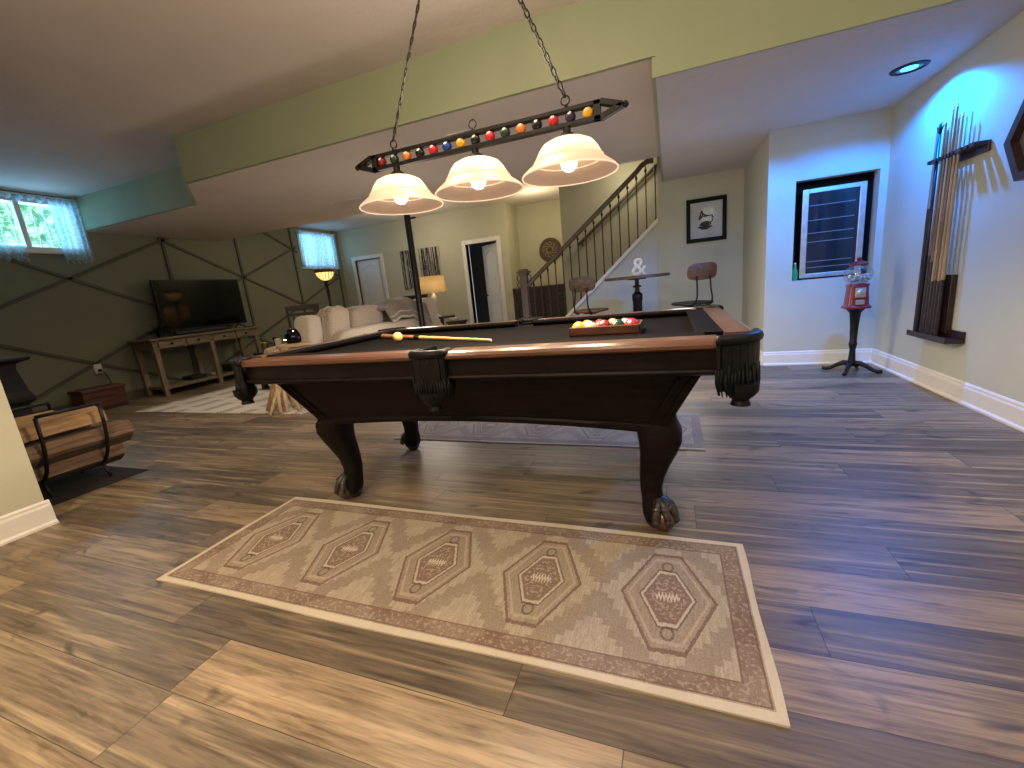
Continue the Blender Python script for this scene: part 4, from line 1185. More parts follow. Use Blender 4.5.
def pil(label, c, size, rot, mat, fringe=False):
    o = S().pillow(c, size, .42, rot).build('throw_pillow', mat, org=c, smooth=True)
    tag(o, label, 'pillow')
    if fringe:
        f = S(); n = 64; ring = []; sup = lambda w: math.copysign(abs(w) ** .35, w)
        for k in range(n):
            a = 2 * PI * k / n; q = 1.0 + (.035 if k % 2 else -.02)
            u = Vector((.012 * math.sin(k * 2.1), size[1] / 2 * sup(math.cos(a)) * q, size[2] / 2 * sup(math.sin(a)) * q))
            ring.append((rot @ u if rot else u) + Vector(c))
        f.tube(ring, .014, 6, closed=True); f.build('ruffle', mat, o, smooth=True)
RY = lambda a, b=0: Matrix.Rotation(b, 3, 'Z') @ Matrix.Rotation(a, 3, 'Y')
pil('cream square pillow at the near end of the sofa', (-3.74, 3.66, .75), (.20, .34, .38), RY(.10, .25), 'pillow_cream')
pil('taupe pillow with ruffled edge leaning on the near sofa cushion', (-3.70, 4.00, .77), (.20, .46, .46), RY(.12, .2), 'pillow_mid', True)
pil('wide taupe pillow in the middle of the sofa top', (-3.70, 4.52, .77), (.22, .66, .44), RY(.1, .05), 'pillow')
pil('tan pillow at the far end of the sofa below the lamp', (-3.66, 5.92, .80), (.20, .46, .42), RY(.1, -.2), 'pillow_cream')
# throw blanket draped over the back
bl = S()
def fn(u, v):
    y = 4.62 + 1.02 * u + .12 * v
    # profile from seat side over the cushion top down the outside
    t = v
    hump = .12 * math.sin(PI * min(1, u * 1.15)) + .06 * u
    if t < .45: x = -4.0 + .40 * t / .45; z = .80 + .10 * t / .45 + hump
    elif t < .6: x = -3.60 + .12 * (t - .45) / .15; z = .90 + hump * (1 - .2 * (t - .45) / .15)
    else: x = -3.48 + .05 * (t - .6) / .4; z = .90 + hump * .8 - (.15 + .20 * u) * (t - .6) / .4
    z += .010 * math.sin(u * 22 + v * 3) ; x += .008 * math.sin(u * 17 + 1)
    return (x, y, z)
bl.grid(fn, 36, 26)
bo = bl.build('throw_blanket', 'blanket', org=(-3.6, 5.1, .9), smooth=True, solid=.025)
tag(bo, 'taupe throw blanket draped over the sofa back beside the pole', 'blanket')
be = S(); be.tube([Vector(fn(i / 24, 1.0)) + Vector((.012, 0, 0)) for i in range(25)], .017, 8); be.tube([Vector(fn(i / 24, .86)) + Vector((.016, 0, 0)) for i in range(25)], .010, 8)
be.build('binding', 'blanket_stripe', bo, smooth=True)
# lamp table + table lamp, end table with bowl
et = thing('lamp_table', 'small dark table under the glowing drum shade lamp', 'table', (-3.76, 6.46, 0))
S().box(-4.0, -3.52, 6.24, 6.68, .64, .67).build('tabletop', 'dark_wood', et, bevel=.004)
for sx in (-3.97, -3.55):
    for sy in (6.27, 6.65): S().box(sx - .02, sx + .02, sy - .02, sy + .02, 0, .64).build('leg', 'dark_wood', et)
tl = thing('table_lamp', 'table lamp with glowing cream drum shade behind the sofa', 'lamp', (-3.76, 6.46, .67))
lc = (-3.76, 6.46, 0)
S().lathe([(.085, .67), (.085, .685), (.035, .72), (.028, .80), (.060, .93), (.045, 1.01), (.020, 1.05), (.014, 1.09)], lc, 20).build('lamp_base', 'cream', tl, smooth='auto')
S().lathe([(.232, 1.07), (.205, 1.345)], lc, 36, caps=False).build('lamp_shade', 'fabric_shade', tl, smooth=True, solid=.004)
S().sphere((-3.76, 6.46, 1.19), .035, 12, 8).build('bulb', 'bulb_sm', tl, smooth=True)
S().lathe([(.012, 1.345), (.016, 1.36), (.006, 1.375)], lc, 10).build('finial', 'brass', tl, smooth=True)
e2 = thing('end_table', 'low dark end table left of the open door trim', 'table', (-3.33, 6.35, 0))
S().box(-3.46, -3.20, 6.22, 6.50, .56, .59).box(-3.44, -3.22, 6.24, 6.48, .49, .56).build('tabletop', 'dark_wood', e2)
for sx in (-3.43, -3.23):
    for sy in (6.25, 6.47): S().box(sx - .018, sx + .018, sy - .018, sy + .018, 0, .49).build('leg', 'dark_wood', e2)
S().lathe([(.03, .591), (.05, .60), (.085, .635), (.088, .645), (.08, .64), (.04, .61), (.001, .605)], (-3.37, 6.35, 0), 20).build('white_bowl', 'cream', org=(-3.37, 6.35, .59), smooth='auto')
tag(bpy.data.objects['white_bowl'], 'small white bowl on the low dark end table', 'bowl')
# floor lamp
fl = thing('floor_lamp', 'bronze torchiere floor lamp with amber stained glass bowl', 'lamp', (-5.18, 5.6, 0))
lc = (-5.18, 5.6, 0)
S().lathe([(.15, .0), (.15, .012), (.13, .03), (.05, .05), (.03, .08)], lc, 24).build('base', 'bronze', fl, smooth='auto')
S().lathe([(.014, .08), (.014, .60), (.022, .62), (.014, .64), (.016, 1.10), (.026, 1.25), (.020, 1.33), (.040, 1.37), (.026, 1.40), (.05, 1.43)], lc, 16).build('pole', 'bronze', fl, smooth='auto')
S().lathe([(.04, 1.425), (.08, 1.45), (.12, 1.50), (.140, 1.56)], lc, 32, caps=False).build('lamp_shade', 'tiff_amber', fl, smooth=True, solid=.004)
rbn = S()
rbn.lathe([(.139, 1.553), (.158, 1.60)], lc, 32, caps=False)
rb = rbn.build('shade_rim', 'tiff_dark', fl, smooth=True, solid=.005)
rib = S()
for k in range(16):
    a = 2 * PI * k / 16; u = Vector((math.cos(a), math.sin(a), 0)); c = Vector(lc)
    rib.tube([c + u * r + Vector((0, 0, z)) for r, z in ((.043, 1.425), (.083, 1.45), (.123, 1.50), (.143, 1.56))], .006, 5)
rib.build('leading', 'tiff_dark', fl, smooth=True)
# slat-back chair
ch = thing('slat_back_chair', 'black slat back wooden chair between console and sofa', 'chair', (-5.42, 5.22, 0))
cc = Vector((-5.42, 5.22, 0)); ca = math.radians(140); f = Vector((math.cos(ca), math.sin(ca), 0)); r = Vector((-f.y, f.x, 0))
def P(a, b, z): return cc + f * a + r * b + Vector((0, 0, z))
S().pillow(cc + Vector((0, 0, .44)), (.46, .46, .04), .35, rz(ca)).build('seat', 'dark_wood', ch, smooth=True)
for s_ in (-1, 1):
    S().bar(P(-.20, s_ * .20, 0), P(-.26, s_ * .215, 1.06), .035, .03, f).build('back_post', 'dark_wood', ch)
    S().bar(P(.19, s_ * .19, 0), P(.19, s_ * .19, .43), .035, .035, f).build('leg', 'dark_wood', ch)
S().bar(P(-.26, -.23, 1.045), P(-.26, .23, 1.045), .03, .075, (0, 0, 1)).build('top_rail', 'dark_wood', ch, bevel=.006)
S().bar(P(-.25, -.21, .95), P(-.25, .21, .95), .022, .035, (0, 0, 1)).build('middle_rail', 'dark_wood', ch)
S().bar(P(-.22, -.21, .55), P(-.22, .21, .55), .022, .035, (0, 0, 1)).build('lower_rail', 'dark_wood', ch)
for k in range(5):
    b = -.14 + .07 * k
    S().bar(P(-.245, b, .94), P(-.22, b, .56), .012, .022, r).build('slat', 'dark_wood', ch)
# driftwood table with black dome on it
dw = thing('driftwood_table', 'round pale table on a splayed bundle of driftwood sticks', 'table', (-3.80, 3.16, 0))
dx, dy = -3.80, 3.17
rnd = random.Random(11)
for k in range(15):
    a = 2 * PI * k / 15 + rnd.uniform(-.15, .15); b = a + PI + rnd.uniform(-.9, .9)
    r0 = rnd.uniform(.10, .23); r1 = rnd.uniform(.05, .16)
    p = Vector((dx + r0 * math.cos(a), dy + r0 * math.sin(a), .012)); q = Vector((dx + r1 * math.cos(b), dy + .10 + r1 * math.sin(b), .64))
    m_ = p.lerp(q, .5) + Vector((rnd.uniform(-.02, .02), rnd.uniform(-.02, .02), 0))
    rr = rnd.uniform(.013, .023)
    S().tube([p, p.lerp(m_, .5), m_, m_.lerp(q, .6), q], [rr, rr * 1.08, rr * .95, rr * .9, rr * .8], 8).build('stick_leg', 'stick', dw, smooth=True)
S().lathe([(.001, .635), (.155, .635), (.165, .642), (.165, .664), (.155, .670), (.001, .670)], (dx + .02, dy + .27, 0), 32).build('tabletop', 'stick', dw, smooth='auto')
dm = thing('black_dome', 'shiny black dome with small bright glints on the driftwood table', 'decor', (-3.80, 3.44, .670))
S().lathe([(.07, .671), (.084, .69), (.088, .72), (.081, .765), (.058, .806), (.026, .828), (.001, .832)], (-3.79, 3.47, 0), 24).build('dome', 'tv', dm, smooth='auto')
gl = S()
MT['glint'] = emis('tiny glint bead', (1.0, .85, .6), 12)  # glints put in as tiny glowing beads on the dome
for (a, z) in ((-2.2, .715), (-1.75, .715), (-.6, .80)):
    rr_ = .090 if z < .76 else .064
    gl.sphere((-3.79 + rr_ * math.cos(a), 3.47 + rr_ * math.sin(a), z), .005, 8, 6)
gl.build('glint_bead', 'glint', dm, smooth=True)
# coffee table and things on it
ct = thing('coffee_table', 'low dark coffee table on the cream area rug', 'table', (-4.95, 4.55, 0))
S().box(-5.22, -4.72, 4.08, 5.02, .47, .51).build('tabletop', 'dark_wood', ct, bevel=.006)
for sx in (-5.18, -4.76):
    for sy in (4.12, 4.98): S().box(sx - .03, sx + .03, sy - .03, sy + .03, .008, .47).build('leg', 'dark_wood', ct)
S().box(-5.19, -4.75, 4.1, 5.0, .15, .17).build('lower_shelf', 'dark_wood', ct)
tb = thing('wicker_tray', 'oval brown wicker tray on the coffee table', 'tray', (-4.97, 4.74, .51))
S().lathe([(.001, .512), (.20, .512), (.23, .56), (.24, .57), (.225, .565), (.19, .525), (.001, .522)], (-4.97, 4.74, 0), 28).build('tray_body', 'wicker', tb, smooth='auto')
for s_ in (-1, 1):
    S().tube([(-4.97 + .06 * math.cos(t), 4.74 + s_ * .235, .565 + .06 * math.sin(t)) for t in [PI * i / 10 for i in range(11)]], .010, 8).build('handle', 'wicker', tb, smooth=True)
S().lathe([(.001, .524), (.05, .524), (.06, .56), (.045, .61), (.025, .63), (.03, .65), (.001, .65)], (-5.00, 4.78, 0), 20).build('small_vase', 'bronze', org=(-5.00, 4.78, .524), smooth='auto')
tag(bpy.data.objects['small_vase'], 'small dark vase inside the wicker tray', 'vase')
for k, (x, y, h, mt, nm2, lb) in enumerate(((-4.84, 4.18, .16, 'cream', 'pillar_candle', 'cream pillar candle at the near edge of the coffee table'), (-5.06, 4.16, .12, 'brass', 'brass_votive', 'little brass votive holder on the coffee table'), (-4.84, 4.36, .10, 'stick', 'wood_bead_figure', 'small pale wooden figure on the coffee table'), (-5.08, 4.34, .17, 'bronze', 'candlestick', 'dark candlestick on the coffee table'))):
    pf_ = {'pillar_candle': [(.04, 0), (.04, h), (.03, h - .004), (.001, h - .006)], 'brass_votive': [(.03, 0), (.045, .05), (.05, h), (.04, h - .01), (.001, .04)], 'wood_bead_figure': [(.02, 0), (.035, .03), (.018, .055), (.028, .075), (.001, h)], 'candlestick': [(.045, 0), (.045, .01), (.012, .03), (.02, .08), (.012, .12), (.03, .15), (.03, h), (.001, h)]}[nm2]
    o = S().lathe([(r_, z + .511) for r_, z in pf_], (x, y, 0), 16).build(nm2, mt, org=(x, y, .511), smooth='auto')
    tag(o, lb, 'decor')

# TV console on the left wall
cs = thing('console_table', 'weathered wood console table with four drawers below the TV', 'console table', (-6.95, 4.62, 0))
cx0, cx1, cy0, cy1, ct_ = -7.18, -6.72, 3.80, 5.44, .815
S().box(cx0 - .02, cx1 + .035, cy0 - .045, cy1 + .045, ct_ - .028, ct_).build('top', 'console', cs, bevel=.004)
S().box(cx0, cx1 - .012, cy0, cy1, ct_ - .155, ct_ - .028).build('apron', 'console', cs)
for k in range(4):
    ya = cy0 + .07 + k * .383 + (.02 if k > 1 else 0); yb = ya + .335
    d = S().box(cx1 - .014, cx1 + .004, ya, yb, ct_ - .145, ct_ - .038).build('drawer', 'console', cs, bevel=.003)
    S().sphere((cx1 + .018, (ya + yb) / 2, ct_ - .092), .017, 12, 8).build('knob', 'black_metal', d, smooth=True)
for y in (cy0 + .03, (cy0 + cy1) / 2, cy1 - .03):
    for x in (cx0 + .03, cx1 - .03):
        b = S(); b.box(x - .03, x + .03, y - .03, y + .03, .14, ct_ - .15).box(x - .036, x + .036, y - .036, y + .036, .08, .14).box(x - .026, x + .026, y - .026, y + .026, .0, .08)
        b.box(x - .036, x + .036, y - .036, y + .036, ct_ - .19, ct_ - .15)
        b.build('leg', 'console_z', cs, bevel=.003)
S().box(cx0 + .01, cx1 - .01, cy0 + .02, cy1 - .02, .09, .13).build('lower_shelf', 'console', cs, bevel=.003)
tv = thing('television', 'black flat screen TV on the weathered console', 'TV', (-7.03, 4.84, ct_))
ta0, ta1, tz0, tz1 = 4.18, 5.53, .885, 1.640
S().box(-7.075, -7.035, ta0, ta1, tz0, tz1).build('housing', 'plastic', tv, bevel=.004)
S().box(-7.036, -7.032, ta0 + .012, ta1 - .012, tz0 + .018, tz1 - .012).build('screen', 'tv', tv)
for y in (4.42, 5.36):
    S().bar((-7.05, y, .89), (-6.90, y + .03, ct_ + .006), .018, .012).bar((-7.05, y, .89), (-7.17, y + .03, ct_ + .006), .018, .012).build('foot', 'plastic', tv)
o = S().pillow((-6.90, 4.62, ct_ + .032), (.09, .80, .062), .25).build('soundbar', 'plastic', org=(-6.90, 4.62, ct_), smooth=True); tag(o, 'long black soundbar in front of the TV', 'soundbar')
rc = S().box(-6.80, -6.765, 5.28, 5.44, ct_, ct_ + .018).build('remote_control', 'plastic', org=(-6.78, 5.36, ct_), bevel=.004); tag(rc, 'black remote control at the right end of the console', 'remote')
pl = thing('trailing_plant', 'dark leafy plant in a black pot left of the TV', 'plant', (-6.93, 4.06, ct_))
S().lathe([(.045, ct_), (.06, ct_ + .09), (.062, ct_ + .10), (.001, ct_ + .095)], (-6.93, 4.06, 0), 16).build('pot', 'plastic', pl, smooth='auto')
lv = S(); rnd = random.Random(5)
for k in range(38):
    a = rnd.random() * 2 * PI; L = rnd.uniform(.08, .20); el = rnd.uniform(-.25, .9)
    p0 = Vector((-6.93, 4.06, ct_ + .09)); u = Vector((math.cos(a) * math.cos(el), math.sin(a) * math.cos(el), math.sin(el)))
    p1 = p0 + u * L; w = u.cross(Vector((0, 0, 1))).normalized() * .022
    mid = p0.lerp(p1, .55) + Vector((0, 0, .02))
    if p1.x < XL + .05: continue
    lv.add([p0, mid + w, p1, mid - w], [(0, 1, 2, 3)])
lv.build('leaves', 'plant', pl)
# things on the lower shelf of the console
for k, (y, w_, h, lb) in enumerate(((4.38, .22, .055, 'black cable box on the console lower shelf, left bay'), (5.05, .26, .11, 'dark storage box on the console lower shelf, right bay'))):
    o = S().box(-7.08, -6.84, y - w_ / 2, y + w_ / 2, .131, .131 + h).build('media_box', 'plastic', org=(-6.96, y, .131), bevel=.004); tag(o, lb, 'box')
o = S().lathe([(.03, .132), (.045, .15), (.05, .18), (.001, .185)], (-6.86, 4.62, 0), 14).build('pale_bowl', 'cream', org=(-6.86, 4.62, .132), smooth='auto'); tag(o, 'small pale bowl beside the cable box on the console shelf', 'bowl')
# outlet, plug and cord, red chest
ot = thing('wall_outlet', 'white wall outlet with black plug above the reddish chest', 'outlet', (XL, 3.37, .50))
S().box(XL, XL + .028, 3.33, 3.415, .44, .565).build('face_plate', 'outlet', ot, bevel=.004)
S().box(XL + .026, XL + .058, 3.36, 3.395, .46, .495).build('plug', 'plastic', ot, bevel=.004)
cd = S(); cd.tube([(XL + .058, 3.378, .475), (XL + .08, 3.40, .44), (XL + .07, 3.43, .36), (XL + .04, 3.46, .22), (XL + .05, 3.50, .02)], .006, 6)
tag(cd.build('power_cord', 'plastic', org=(XL + .06, 3.43, .3), smooth=True), 'black power cord hanging from the wall outlet', 'cord')
bxn = thing('wooden_chest', 'low reddish wooden chest on the floor under the wall outlet', 'chest', (-6.95, 3.16, 0))
S().box(-7.10, -6.82, 2.95, 3.40, 0, .25).build('chest_body', 'red_wood', bxn, bevel=.006)
S().box(-7.115, -6.805, 2.94, 3.41, .252, .292).build('lid', 'red_wood', bxn, bevel=.006)
S().box(-6.822, -6.812, 3.04, 3.31, .172, .182).box(-6.822, -6.812, 2.97, 3.38, .02, .05).build('front_moulding', 'dark_wood', bxn)

# stove at the left edge
sv = thing('wood_stove', 'black cast iron stove at the left picture edge', 'stove', (-5.75, 1.70, 0))
def ring4(x0, x1, y0, y1, z): return [Vector((x0, y0, z)), Vector((x1, y0, z)), Vector((x1, y1, z)), Vector((x0, y1, z))]
S().loft([ring4(-6.16, -5.38, 1.22, 2.02, .10), ring4(-6.18, -5.36, 1.20, 2.04, .16), ring4(-6.10, -5.42, 1.26, 1.98, .20), ring4(-6.10, -5.42, 1.26, 1.98, .42), ring4(-6.14, -5.39, 1.23, 2.02, .45), ring4(-6.14, -5.39, 1.23, 2.02, .49), ring4(-6.11, -5.41, 1.25, 2.00, .54), ring4(-6.09, -5.42, 1.27, 1.97, .74), ring4(-6.11, -5.42, 1.26, 1.98, .79), ring4(-6.18, -5.36, 1.20, 2.06, .815), ring4(-6.18, -5.36, 1.20, 2.06, .84), ring4(-6.0, -5.5, 1.36, 1.86, .85)]).build('stove_body', 'stove', sv, bevel=.012)
S().tube([(-5.75, 1.62, .845), (-5.75, 1.62, .98), (-5.75, 1.62, 1.0)], [.085, .085, .06], 18).build('flue_collar', 'stove', sv, smooth='auto')
for sx in (-6.1, -5.44):
    for sy in (1.28, 1.96): S().tube([(sx, sy, .0), (sx, sy, .05), (sx, sy, .12)], [.022, .028, .04], 8).build('leg', 'stove', sv, smooth=True)
dfr = S().box(-5.425, -5.405, 1.40, 1.84, .24, .41); dfr.build('firebox_door', 'plastic', sv, bevel=.006)

# hearth mat, log holder and split logs
tag(S().add([(-4.75, .35, .005), (-3.50, .35, .005), (-3.50, 1.735, .005), (-4.75, 1.735, .005), (-4.75, .35, .001), (-3.50, .35, .001), (-3.50, 1.735, .001), (-4.75, 1.735, .001)], [(0, 1, 2, 3), (7, 6, 5, 4), (0, 4, 5, 1), (1, 5, 6, 2), (2, 6, 7, 3), (3, 7, 4, 0)]).build('hearth_mat', 'mat', org=(-4.1, 1.04, 0)), 'black flat mat under the firewood holder', 'mat')
lh = thing('log_holder', 'black iron firewood holder with bowed bars on the mat', 'log holder', (-3.82, 1.3, 0))
def bow(y):
    pts = []
    for i in range(15):
        t = i / 14; a = PI * (1.0 - t) 
        pts.append((-3.845 + .300 * math.copysign(abs(math.cos(a)) ** .72, math.cos(a)), y, .53 - .44 * abs(math.sin(a)) ** .85))
    return pts
for y in (1.29, 1.60):
    S().tube(bow(y), .011, 8).build('bowed_bar', 'black_metal', lh, smooth=True)
    for x in (-3.97, -3.72):
        S().tube([(x, y, .115), (x + (.05 if x > -3.85 else -.05), y, .006)], .010, 8).build('leg', 'black_metal', lh, smooth=True)
for x in (-3.545, -4.145):
    S().tube([(x, 1.29, .535), (x, 1.60, .535)], .010, 8).build('top_bar', 'black_metal', lh, smooth=True)
S().tube([(-3.845, 1.29, .09), (-3.845, 1.60, .09)], .010, 8).build('bottom_bar', 'black_metal', lh, smooth=True)
# each split log is its own thing: cross-section polygon swept along y with some wobble
def logs(label, x, z, y0, y1, poly, mat, seed, tilt=0.0, yaw=0.0):
    x += LX
    rnd = random.Random(seed); rings = []
    n = 7; m_ = len(poly)
    sub = []
    for i in range(m_):
        a = Vector(poly[i]); b = Vector(poly[(i + 1) % m_])
        for t in (0, .33, .66): sub.append(a.lerp(b, t))
    jit = [rnd.uniform(-.006, .006) for _ in sub]
    for i in range(n):
        t = i / (n - 1); y = y0 + (y1 - y0) * t; ring = []
        sc = 1 + .05 * math.sin(t * 5 + seed)
        for k, q in enumerate(sub):
            j = jit[k] * (1 + .8 * math.sin(t * 6 + k))
            ring.append(Vector((x + q.x * sc + j + yaw * (t - .5), y, z + q.y * sc + j * .7 + tilt * (t - .5))))
        rings.append(ring)
    o = thing('firewood_log', label, 'log', (x, (y0 + y1) / 2, z), 'split firewood logs')
    mb = S(); mb.loft(rings); mb.build('log_wood', mat, o, smooth='auto')
    # bark strip on the lowest outer face
    lo = min(range(len(sub)), key=lambda k: sub[k].y)
    bk_ = S(); L_ = len(sub)
    strip = [(lo - 2) % L_, (lo - 1) % L_, lo, (lo + 1) % L_, (lo + 2) % L_]
    for i in range(n - 1):
        for a, b in zip(strip[:-1], strip[1:]):
            q = [rings[i][a], rings[i][b], rings[i + 1][b], rings[i + 1][a]]
            c = Vector((x, 0, z))
            q = [v + Vector((v.x - x, 0, v.z - z)).normalized() * .004 for v in q]
            bk_.add(q, [(0, 1, 2, 3)])
    bk_.build('bark', 'bark', o, smooth=True)
LX = -.045
WE = [(-.075, .045), (.075, .055), (.07, -.03), (.0, -.075), (-.065, -.035)]
WB = [(-.10, .05), (.10, .06), (.115, -.02), (.05, -.085), (-.06, -.08), (-.11, -.01)]
WT = [(-.07, .05), (.06, .045), (.075, -.045), (-.06, -.055)]
WW = [(-.09, .04), (.02, .065), (.09, .02), (.085, -.04), (-.08, -.05)]
logs('big grey brown log at the front of the holder, longest one', -3.66, .305, .72, 1.765, WB, 'log_dark', 1, .0)
logs('pale split log with squared end on top of the front log', -3.665, .438, 1.22, 1.66, WT, 'log', 2, .01)
logs('dark bottom log under the front of the woodpile', -3.70, .165, .70, 1.72, WE, 'log_dark', 3)
logs('bottom middle log of the woodpile', -3.86, .16, .68, 1.68, WE, 'log_dark', 4)
logs('tan log in the middle of the woodpile', -3.895, .31, .66, 1.70, WB, 'log', 5)
logs('orange brown log on the top middle of the woodpile', -3.84, .435, .62, 1.62, WW, 'log', 6, .02)
logs('rear log on the top back of the woodpile', -4.04, .44, .60, 1.58, WW, 'log', 7, -.02)
logs('back lower log at the rear of the woodpile', -4.02, .19, .64, 1.66, WE, 'log_dark', 8)

# canvas art with birch trunks (two panels) and small ledge
def art(label, x0, x1, z0, z1, seed, base, ink, cnt):
    o = thing('birch_canvas', label, 'picture', ((x0 + x1) / 2, YF, (z0 + z1) / 2), 'birch tree canvases')
    S().box(x0, x1, YF - .03, YF - .001, z0, z1).build('canvas', base, o)
    rnd = random.Random(seed); t = S(); yy = YF - .032
    for k in range(cnt):
        a = x0 + .02 + (x1 - x0 - .05) * (k + rnd.random() * .7) / cnt; w = rnd.uniform(.010, .030); lean = rnd.uniform(-.03, .03)
        top = z1 - .005; bot = z0 + .005
        b = min(max(a + lean, x0 + .005), x1 - w - .005)
        t.add([(a, yy, bot), (a + w, yy, bot), (b + w * .8, yy, top), (b, yy, top)], [(0, 1, 2, 3)])
        for q in range(3):
            zz = rnd.uniform(z0 + .25, z1 - .15); dx_ = rnd.choice((-1, 1)) * rnd.uniform(.03, .07)
            e = min(max(a + dx_, x0 + .005), x1 - .01)
            t.add([(a, yy, zz), (a + .008, yy, zz), (e + .004, yy, zz + .12), (e, yy, zz + .12)], [(0, 1, 2, 3)])
    t.build('painted_trunks', ink, o)
art('dark canvas panel with pale trunks left of the pole', -5.60, -5.27, 1.24, 2.06, 3, 'ink', 'canvas', 7)
art('grey canvas panel with black trunks above the table lamp', -5.14, -4.63, 1.24, 2.06, 4, 'canvas', 'ink', 16)
o = S().box(-5.66, -5.05, YF - .12, YF - .001, 1.06, 1.09).box(-5.64, -5.07, YF - .03, YF - .001, 1.0, 1.06).build('wall_ledge', 'console_dark', org=(-5.35, YF - .05, 1.06)); tag(o, 'narrow dark wall shelf below the birch canvas panels', 'shelf')
# ceiling vent in the soffit
vt = thing('ceiling_vent', 'flat ceiling vent grille in the soffit above the living area', 'vent', (-3.75, 4.76, ZS))
S().box(-4.05, -3.45, 4.66, 4.86, ZS - .008, ZS).build('frame', 'ceil', vt)
for k in range(7):
    y = 4.682 + k * .026
    S().box(-4.03, -3.47, y - .006, y + .006, ZS - .013, ZS - .008).build('slat', 'ceil', vt)

# ================================================================== LIGHTS
def spot(name, loc, target, power, col, ang=120, blend=.6, size=.06):
    l = bpy.data.lights.new(name, 'SPOT'); l.energy = power; l.color = col; l.spot_size = math.radians(ang); l.spot_blend = blend; l.shadow_soft_size = size
    o = bpy.data.objects.new(name, l); COL.objects.link(o); o.location = loc
    d = Vector(target) - Vector(loc); o.rotation_euler = d.to_track_quat('-Z', 'Y').to_euler(); return o
def area(name, loc, target, power, col, sx, sy):
    l = bpy.data.lights.new(name, 'AREA'); l.energy = power; l.color = col; l.shape = 'RECTANGLE'; l.size = sx; l.size_y = sy
    o = bpy.data.objects.new(name, l); COL.objects.link(o); o.location = loc
    d = Vector(target) - Vector(loc); o.rotation_euler = d.to_track_quat('-Z', 'Y').to_euler(); return o
def point(name, loc, power, col, size=.12):
    l = bpy.data.lights.new(name, 'POINT'); l.energy = power; l.color = col; l.shadow_soft_size = size
    o = bpy.data.objects.new(name, l); COL.objects.link(o); o.location = loc; return o
spot('blue_downlight', (1.505, 3.97, ZR - .012), (1.42, 4.12, 0), 190, (.0, .20, .90), 152, .3, .03)
for x in SX: spot('pendant_lamp', (x, LY, LZ - .034 - .20), (x, LY, 0), 36, (1.0, .80, .55), 165, .25, .05)
for x in (-1.05, -.6): point('pendant_fill', (x, LY, LZ + .26), 9, (1.0, .80, .58), .15)  # unseen point lamps added over the bar to lift the ceiling
spot('recessed_light_a', (-2.1, .15, ZC - .01), (-2.1, .25, 0), 92, (1.0, .73, .43), 120, .7)
spot('recessed_light_b', (-.5, -.3, ZC - .01), (-.5, 0, 0), 56, (1.0, .76, .50), 120, .7)
spot('recessed_light_c', (-2.3, -1.6, ZC - .01), (-2.3, -1.4, 0), 55, (1.0, .73, .43), 130, .7)
spot('recessed_light_d', (1.0, 1.3, ZC - .01), (1.0, 1.4, 0), 24, (1.0, .86, .78), 130, .8)
spot('recessed_light_e', (-4.6, 1.6, ZC - .01), (-4.6, 1.7, 0), 55, (1.0, .76, .48), 130, .8)
spot('console_fill_spot', (-4.9, 4.2, ZS - .01), (-4.9, 4.2, 0), 46, (1.0, .84, .62), 140, .8)  # added fill without a fixture, for the console and area rug
spot('rug_fill_spot', (-.9, 4.2, ZS - .01), (-.9, 4.2, 0), 75, (1.0, .86, .70), 150, .8)  # fill put in for the far runner; no fixture in the soffit
point('near_fill', (-.9, -1.1, 2.2), 70, (1.0, .85, .68), .2)  # general fill added behind the camera, no fixture
point('right_fill', (.9, .6, 2.3), 20, (1.0, .90, .80), .2)  # unseen fill added for the bulkhead and right-hand walls
spot('blue_fill_spot', (.80, 4.15, ZR - .012), (.45, 5.4, .3), 46, (.06, .32, .95), 92, .6, .06)  # added blue fill; the ceiling has no second downlight here
point('low_fill_a', (-2.7, 4.3, .74), 15, (1.0, .86, .72), .25)  # low fill added to brighten the soffit; no lamp stands here
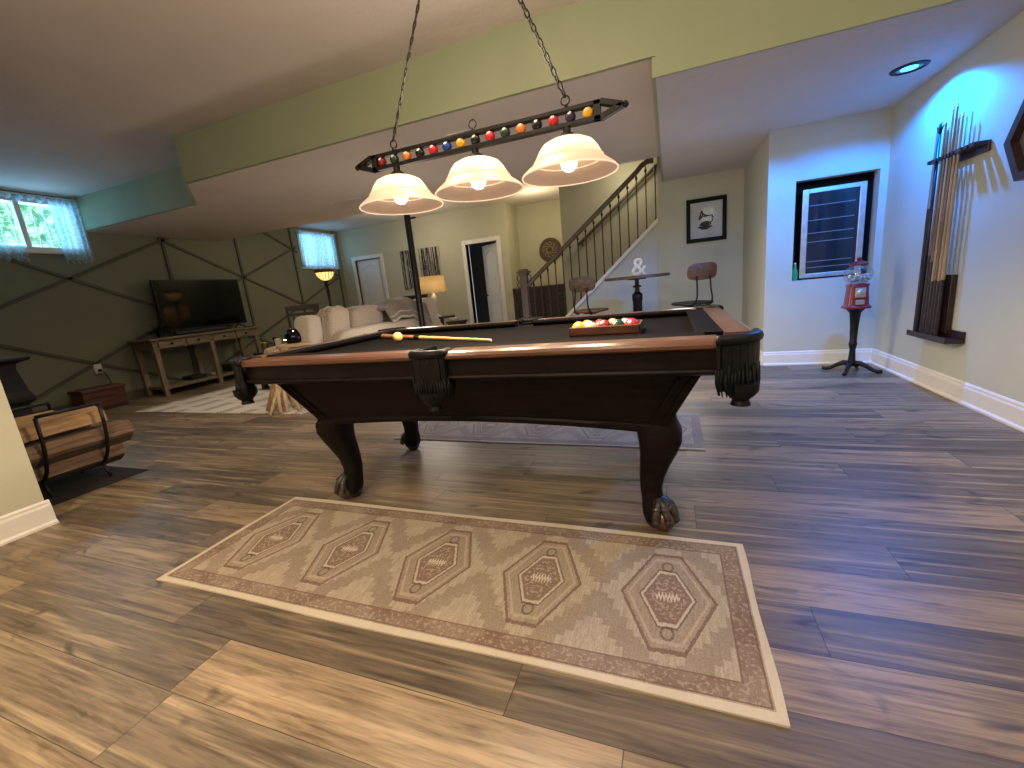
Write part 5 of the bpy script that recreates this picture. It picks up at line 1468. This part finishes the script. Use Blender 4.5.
point('low_fill_b', (.1, 4.4, .70), 8, (1.0, .94, .88), .25)  # another added low fill, for the right ceiling and picture wall
point('landing_fill', (-2.3, 7.9, 2.3), 14, (1.0, .82, .50))  # invisible fill added over the landing
point('lounge_fill', (-4.6, 7.2, 2.25), 20, (1.0, .88, .66), .2)  # unseen fill added to lift the lounge
point('stair_fill', (-.6, 6.85, 2.5), 5, (1.0, .88, .62), .1)  # extra fill put inside the stairwell, without a fixture
area('daylight_near_window', (XL - .3, 3.1, 2.35), (-5, 3.1, 2.2), 20, (.32, .68, 1.0), .9, .55)
area('daylight_far_window', (XL - .3, 7.74, 2.3), (-5, 7.9, 2.1), 16, (.32, .66, 1.0), .8, .6)

w = bpy.data.worlds.new('world'); SC.world = w; w.use_nodes = True
w.node_tree.nodes['Background'].inputs[0].default_value = (.75, .85, 1.0, 1); w.node_tree.nodes['Background'].inputs[1].default_value = .4

# ================================================================== CAMERA
f_px, pitch, roll, yaw = 425.5, .2171, .0988, -.3696
fw_ = Vector((math.sin(yaw) * math.cos(pitch), math.cos(yaw) * math.cos(pitch), -math.sin(pitch)))
r_ = Vector((math.cos(yaw), -math.sin(yaw), 0)); d_ = fw_.cross(r_)
r2 = r_ * math.cos(roll) + d_ * math.sin(roll); d2 = -r_ * math.sin(roll) + d_ * math.cos(roll)
cam = bpy.data.cameras.new('camera'); co = bpy.data.objects.new('camera', cam); COL.objects.link(co)
cam.sensor_fit = 'HORIZONTAL'; cam.sensor_width = 36; cam.lens = 36 * f_px / 1024; cam.clip_start = .05; cam.clip_end = 60
mw = Matrix((r2, -d2, -fw_)).transposed().to_4x4(); mw.translation = Vector((0, 0, 1.0)); co.matrix_world = mw
SC.camera = co
SC.view_settings.view_transform = 'Standard'; SC.view_settings.look = 'None'; SC.view_settings.exposure = 0.44
SC.cycles.max_bounces = 8; SC.cycles.diffuse_bounces = 4; SC.cycles.transparent_max_bounces = 12
SC.cycles.caustics_reflective = False; SC.cycles.caustics_refractive = False; SC.cycles.sample_clamp_indirect = 4.0
try:
    SC.cycles.use_denoising = True
except Exception: pass
